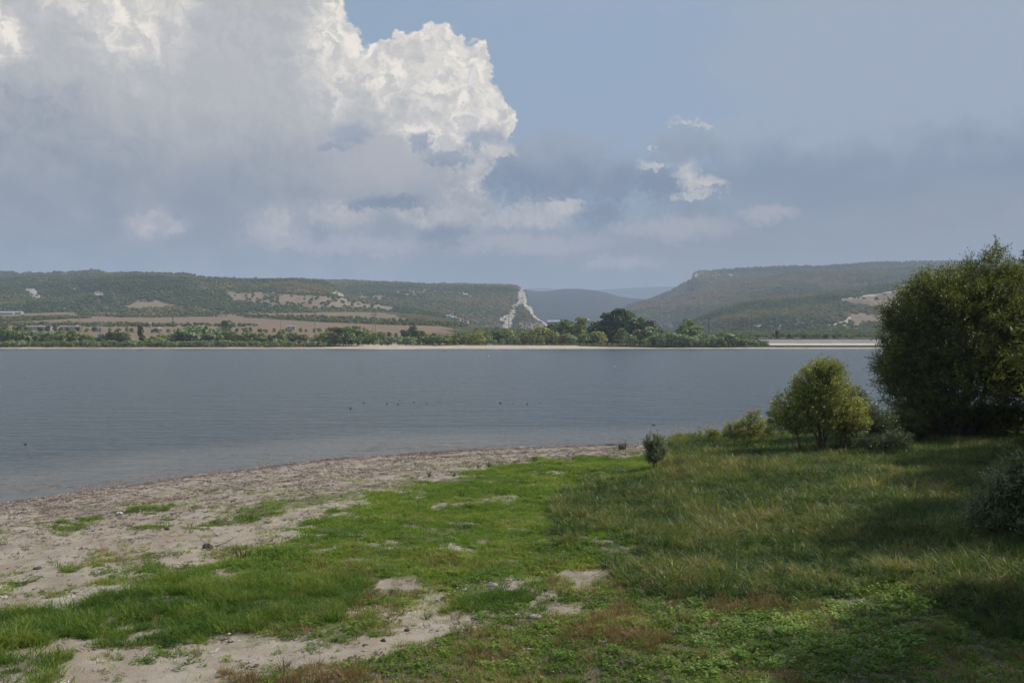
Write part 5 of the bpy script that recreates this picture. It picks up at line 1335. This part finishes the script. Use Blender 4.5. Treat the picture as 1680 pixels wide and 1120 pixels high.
willow('willow_shrub', (x, D, z), 'large silvery grey bush in shade at the right edge of the sedge', 'shrub',
       scaled(D, (0, 50, 46, 44), (-42, 34, 26, 30), (34, 84, 34, 50), (-20, 80, 20, 30), (14, 112, 18, 26), (60, 70, 60, 60), (-62, 24, 14, 18), (0, 26, 60, 26), (-44, 66, 10, 16), (-8, 108, 9, 20), (36, 138, 10, 18)),
       [(0, 0, -.6, 0, 1.8, .06), (.1, .1, .8, 0, 2.4, .06), (-.1, 0, .1, -.3, 2.2, .05), (.1, 0, 1.6, .2, 1.8, .05)], 9, 2900, leaf=.15, tl=.85, mat=NS, parts=('foliage', 'stems'), tmean=.45, trad=.06, up=1.0, shell=.75, clump=.6)

# rush clumps along the beach
RUSH = leafmat('rush_blades', stops((0.025, 0.045, 0.014), (0.055, 0.085, 0.028), (0.09, 0.12, 0.04)), transl=.2)
def rush(px, py, h, w, label, seed, n=60):
    x, D, z = at_px(px, py)
    so = blades('rush_clump', RUSH, seed, n, h, w, .022, .45, 3, .18)
    me = so.data; a = me.attributes.new('tint', 'FLOAT', 'FACE'); a.data.foreach_set('value', np.clip(np.random.default_rng(seed).normal(.5, .2, len(me.polygons)), 0, 1).astype(np.float32))
    bpy.data.objects.remove(so)
    o = obj('rush_clump', me, None, (x, D, z)); tag(o, label, 'rush', 'rush clumps on the sand')
RL = [(1021, 737, .62, .28, 'dark dense rush clump at the right end of the sand spit', 120), (1003, 731, .22, .45, 'low flat rush mat left of the dense clump on the sand spit', 110), (858, 742, .22, .18, 'small rush tuft on the upper beach right of the middle', 30),
      (878, 757, .5, .16, 'upright rush tuft at the grass edge, middle of the beach', 34), (931, 748, .32, .10, 'left one of two short rush tufts below the sand spit', 22), (941, 752, .3, .10, 'right one of two short rush tufts below the sand spit', 22),
      (786, 768, .36, .13, 'rush tuft where the green grass begins, left of the upright one', 26), (802, 766, .42, .13, 'rush tuft between the grass edge tufts, slightly taller', 30), (704, 782, .42, .12, 'slim rush tuft alone at the left start of the grass', 24),
      (744, 781, .34, .12, 'low rush tuft right of the slim one', 20), (785, 782, .3, .12, 'rush tuft inside the short grass near the edge', 20), (757, 815, .4, .14, 'rush tuft in the grass beside the orange dry patch', 24), (561, 815, .22, .14, 'tiny rush tuft on the open beach', 18),
      (397, 915, .6, .28, 'sparse tall rush tuft in the sand left of the lush grass', 26)]
for k, (px, py, h, w, lab, n) in enumerate(RL): rush(px, py, h, w, lab, 300 + k, n)

# stones, driftwood, litter pieces
STONE = simple('pale_stone', (.42, .38, .33), .9, (.28, .25, .21), 6, 0, .4)
MUD = simple('dark_clod', (.13, .10, .08), .95, (.07, .055, .045), 8, 0, .4)
def stone(px, py, w, label, seed, mat=STONE, name='stone', flat=.6):
    x, D, z = at_px(px, py)
    r = np.random.default_rng(seed); n1, n2 = 9, 14
    V_ = []
    ph = r.uniform(0, 6, 6)
    for i in range(n1 + 1):
        th = pi * i / n1
        for j in range(n2):
            a = 2 * pi * j / n2
            R_ = w * .5 * (1 + .18 * sin(2 * a + ph[0]) + .12 * sin(3 * a + ph[1] + th * 2) + .1 * cos(2 * th + ph[2]) + .08 * sin(5 * a + ph[3] + 3 * th))
            V_.append((R_ * sin(th) * cos(a), R_ * sin(th) * sin(a) * .8, R_ * cos(th) * flat))
    i = np.arange((n1 + 1) * n2).reshape(n1 + 1, n2)
    f = np.stack([i[:-1], np.roll(i[:-1], -1, 1), np.roll(i[1:], -1, 1), i[1:]], -1).reshape(-1, 4)
    o = obj(name, mesh_of(name, V_, f, mat, True), None, (x, D, z + w * .1)); tag(o, label, name.replace('_', ' '), 'stones and clods on the ground')
stone(808, 962, .36, 'grey rounded stone lying above the small dark green patch', 1, flat=.5)
for k, (px, py, w, lab) in enumerate([(848, 1013, .26, 'pale stone right of the sandy path, below the dark green patch'), (878, 1014, .3, 'flat pale stone at the right end of the row below the green patch'), (826, 1012, .18, 'smaller pale stone at the left of the row below the green patch'),
        (777, 1032, .2, 'pale crumb of rock under the middle of the path edge'), (668, 1035, .18, 'dark grey clod on the sandy path'), (716, 1050, .18, 'grey clod at the lower edge of the sandy path'), (629, 1052, .17, 'dark clod half sunk in the path, leftmost')]):
    stone(px, py, w, lab, 10 + k, STONE if k < 4 else MUD, 'stone' if k < 4 else 'soil_clod')
stone(341, 899, .42, 'dark clod with a dry branch on the left beach', 30, MUD, 'soil_clod', .6)
stone(62, 933, .3, 'low brown clod at the left beside the upper green tuft', 31, MUD, 'soil_clod', .4)
stone(330, 805, .2, 'small dark clod on the debris strewn beach', 32, MUD, 'soil_clod', .4)
stone(274, 869, .25, 'tiny dark clod under the left green strip', 33, MUD, 'soil_clod', .5)
def branch(px, py, L, h, label, seed, ang=0.3, mat=None, nb=5):
    x, D, z = at_px(px, py); r = np.random.default_rng(seed)
    mb = MB(); p = np.array([0., 0, .02]); d = np.array([cos(ang), sin(ang) * .5, h]); pts = [p]
    for k in range(6): d = d + r.normal(size=3) * .18; pts.append(pts[-1] + d / np.linalg.norm(d) * L / 6)
    pts = np.array(pts); pts[:, 2] = np.maximum(pts[:, 2], .015)
    mb.tube(pts, np.linspace(.022, .006, 7), 6)
    for k in range(nb):
        a = pts[1 + k % 5]; e = a + np.array([r.normal() * .2, r.normal() * .1, r.uniform(.0, .28)]) * L * .6
        mb.tube([a, (a + e) / 2 + r.normal(size=3) * .02, e], [.010, .007, .003], 4)
    o = obj('dry_branch', mb.mesh('dry_branch', mat or PALEBARK, True), None, (x, D, z)); tag(o, label, 'branch', 'dry branches')
branch(352, 896, 1.0, .1, 'pale dry branch lying beside the dark clod on the left beach', 1, -.3)
branch(338, 893, .7, .9, 'thin dry twig sticking up behind the dark clod', 2, 2.6)
branch(1068, 962, .9, .75, 'pale bent twig leaning out of the sedge in the middle foreground', 3, .3, nb=1)
branch(1172, 748, 1.0, .5, 'grey dry stick leaning in front of the round shrub', 4, .4, nb=2)
branch(1084, 762, 2.2, 2.2, 'bare whitish twig rising above the single grey green bush', 5, .2, nb=3)
branch(800, 727, .7, .5, 'thin twig poking out of the shallow water', 6, .5, nb=3)
WP = simple('white_litter', (.8, .8, .78), .6, (.7, .7, .68), 3)
def scrap(px, py, w, label):
    x, D, z = at_px(px, py); r = np.random.default_rng(int(px))
    n = 6; g_ = np.linspace(-.5, .5, n); X_, Y_ = np.meshgrid(g_, g_); Z_ = r.uniform(0, .35, X_.shape) * w
    V_ = np.stack([X_.ravel() * w, Y_.ravel() * w * .7, Z_.ravel() + .03], 1)
    me = mesh_of('plastic_scrap', V_, grid_faces(n, n), WP, True)
    o = obj('plastic_scrap', me, None, (x, D, z + .04)); tag(o, label, 'litter', 'white litter')
    md = o.modifiers.new('thick', 'SOLIDIFY'); md.thickness = .01
scrap(196, 845, .28, 'crumpled white scrap on the green strip at left')
scrap(1141, 744, .28, 'white scrap in the bright grass left of the round shrub')
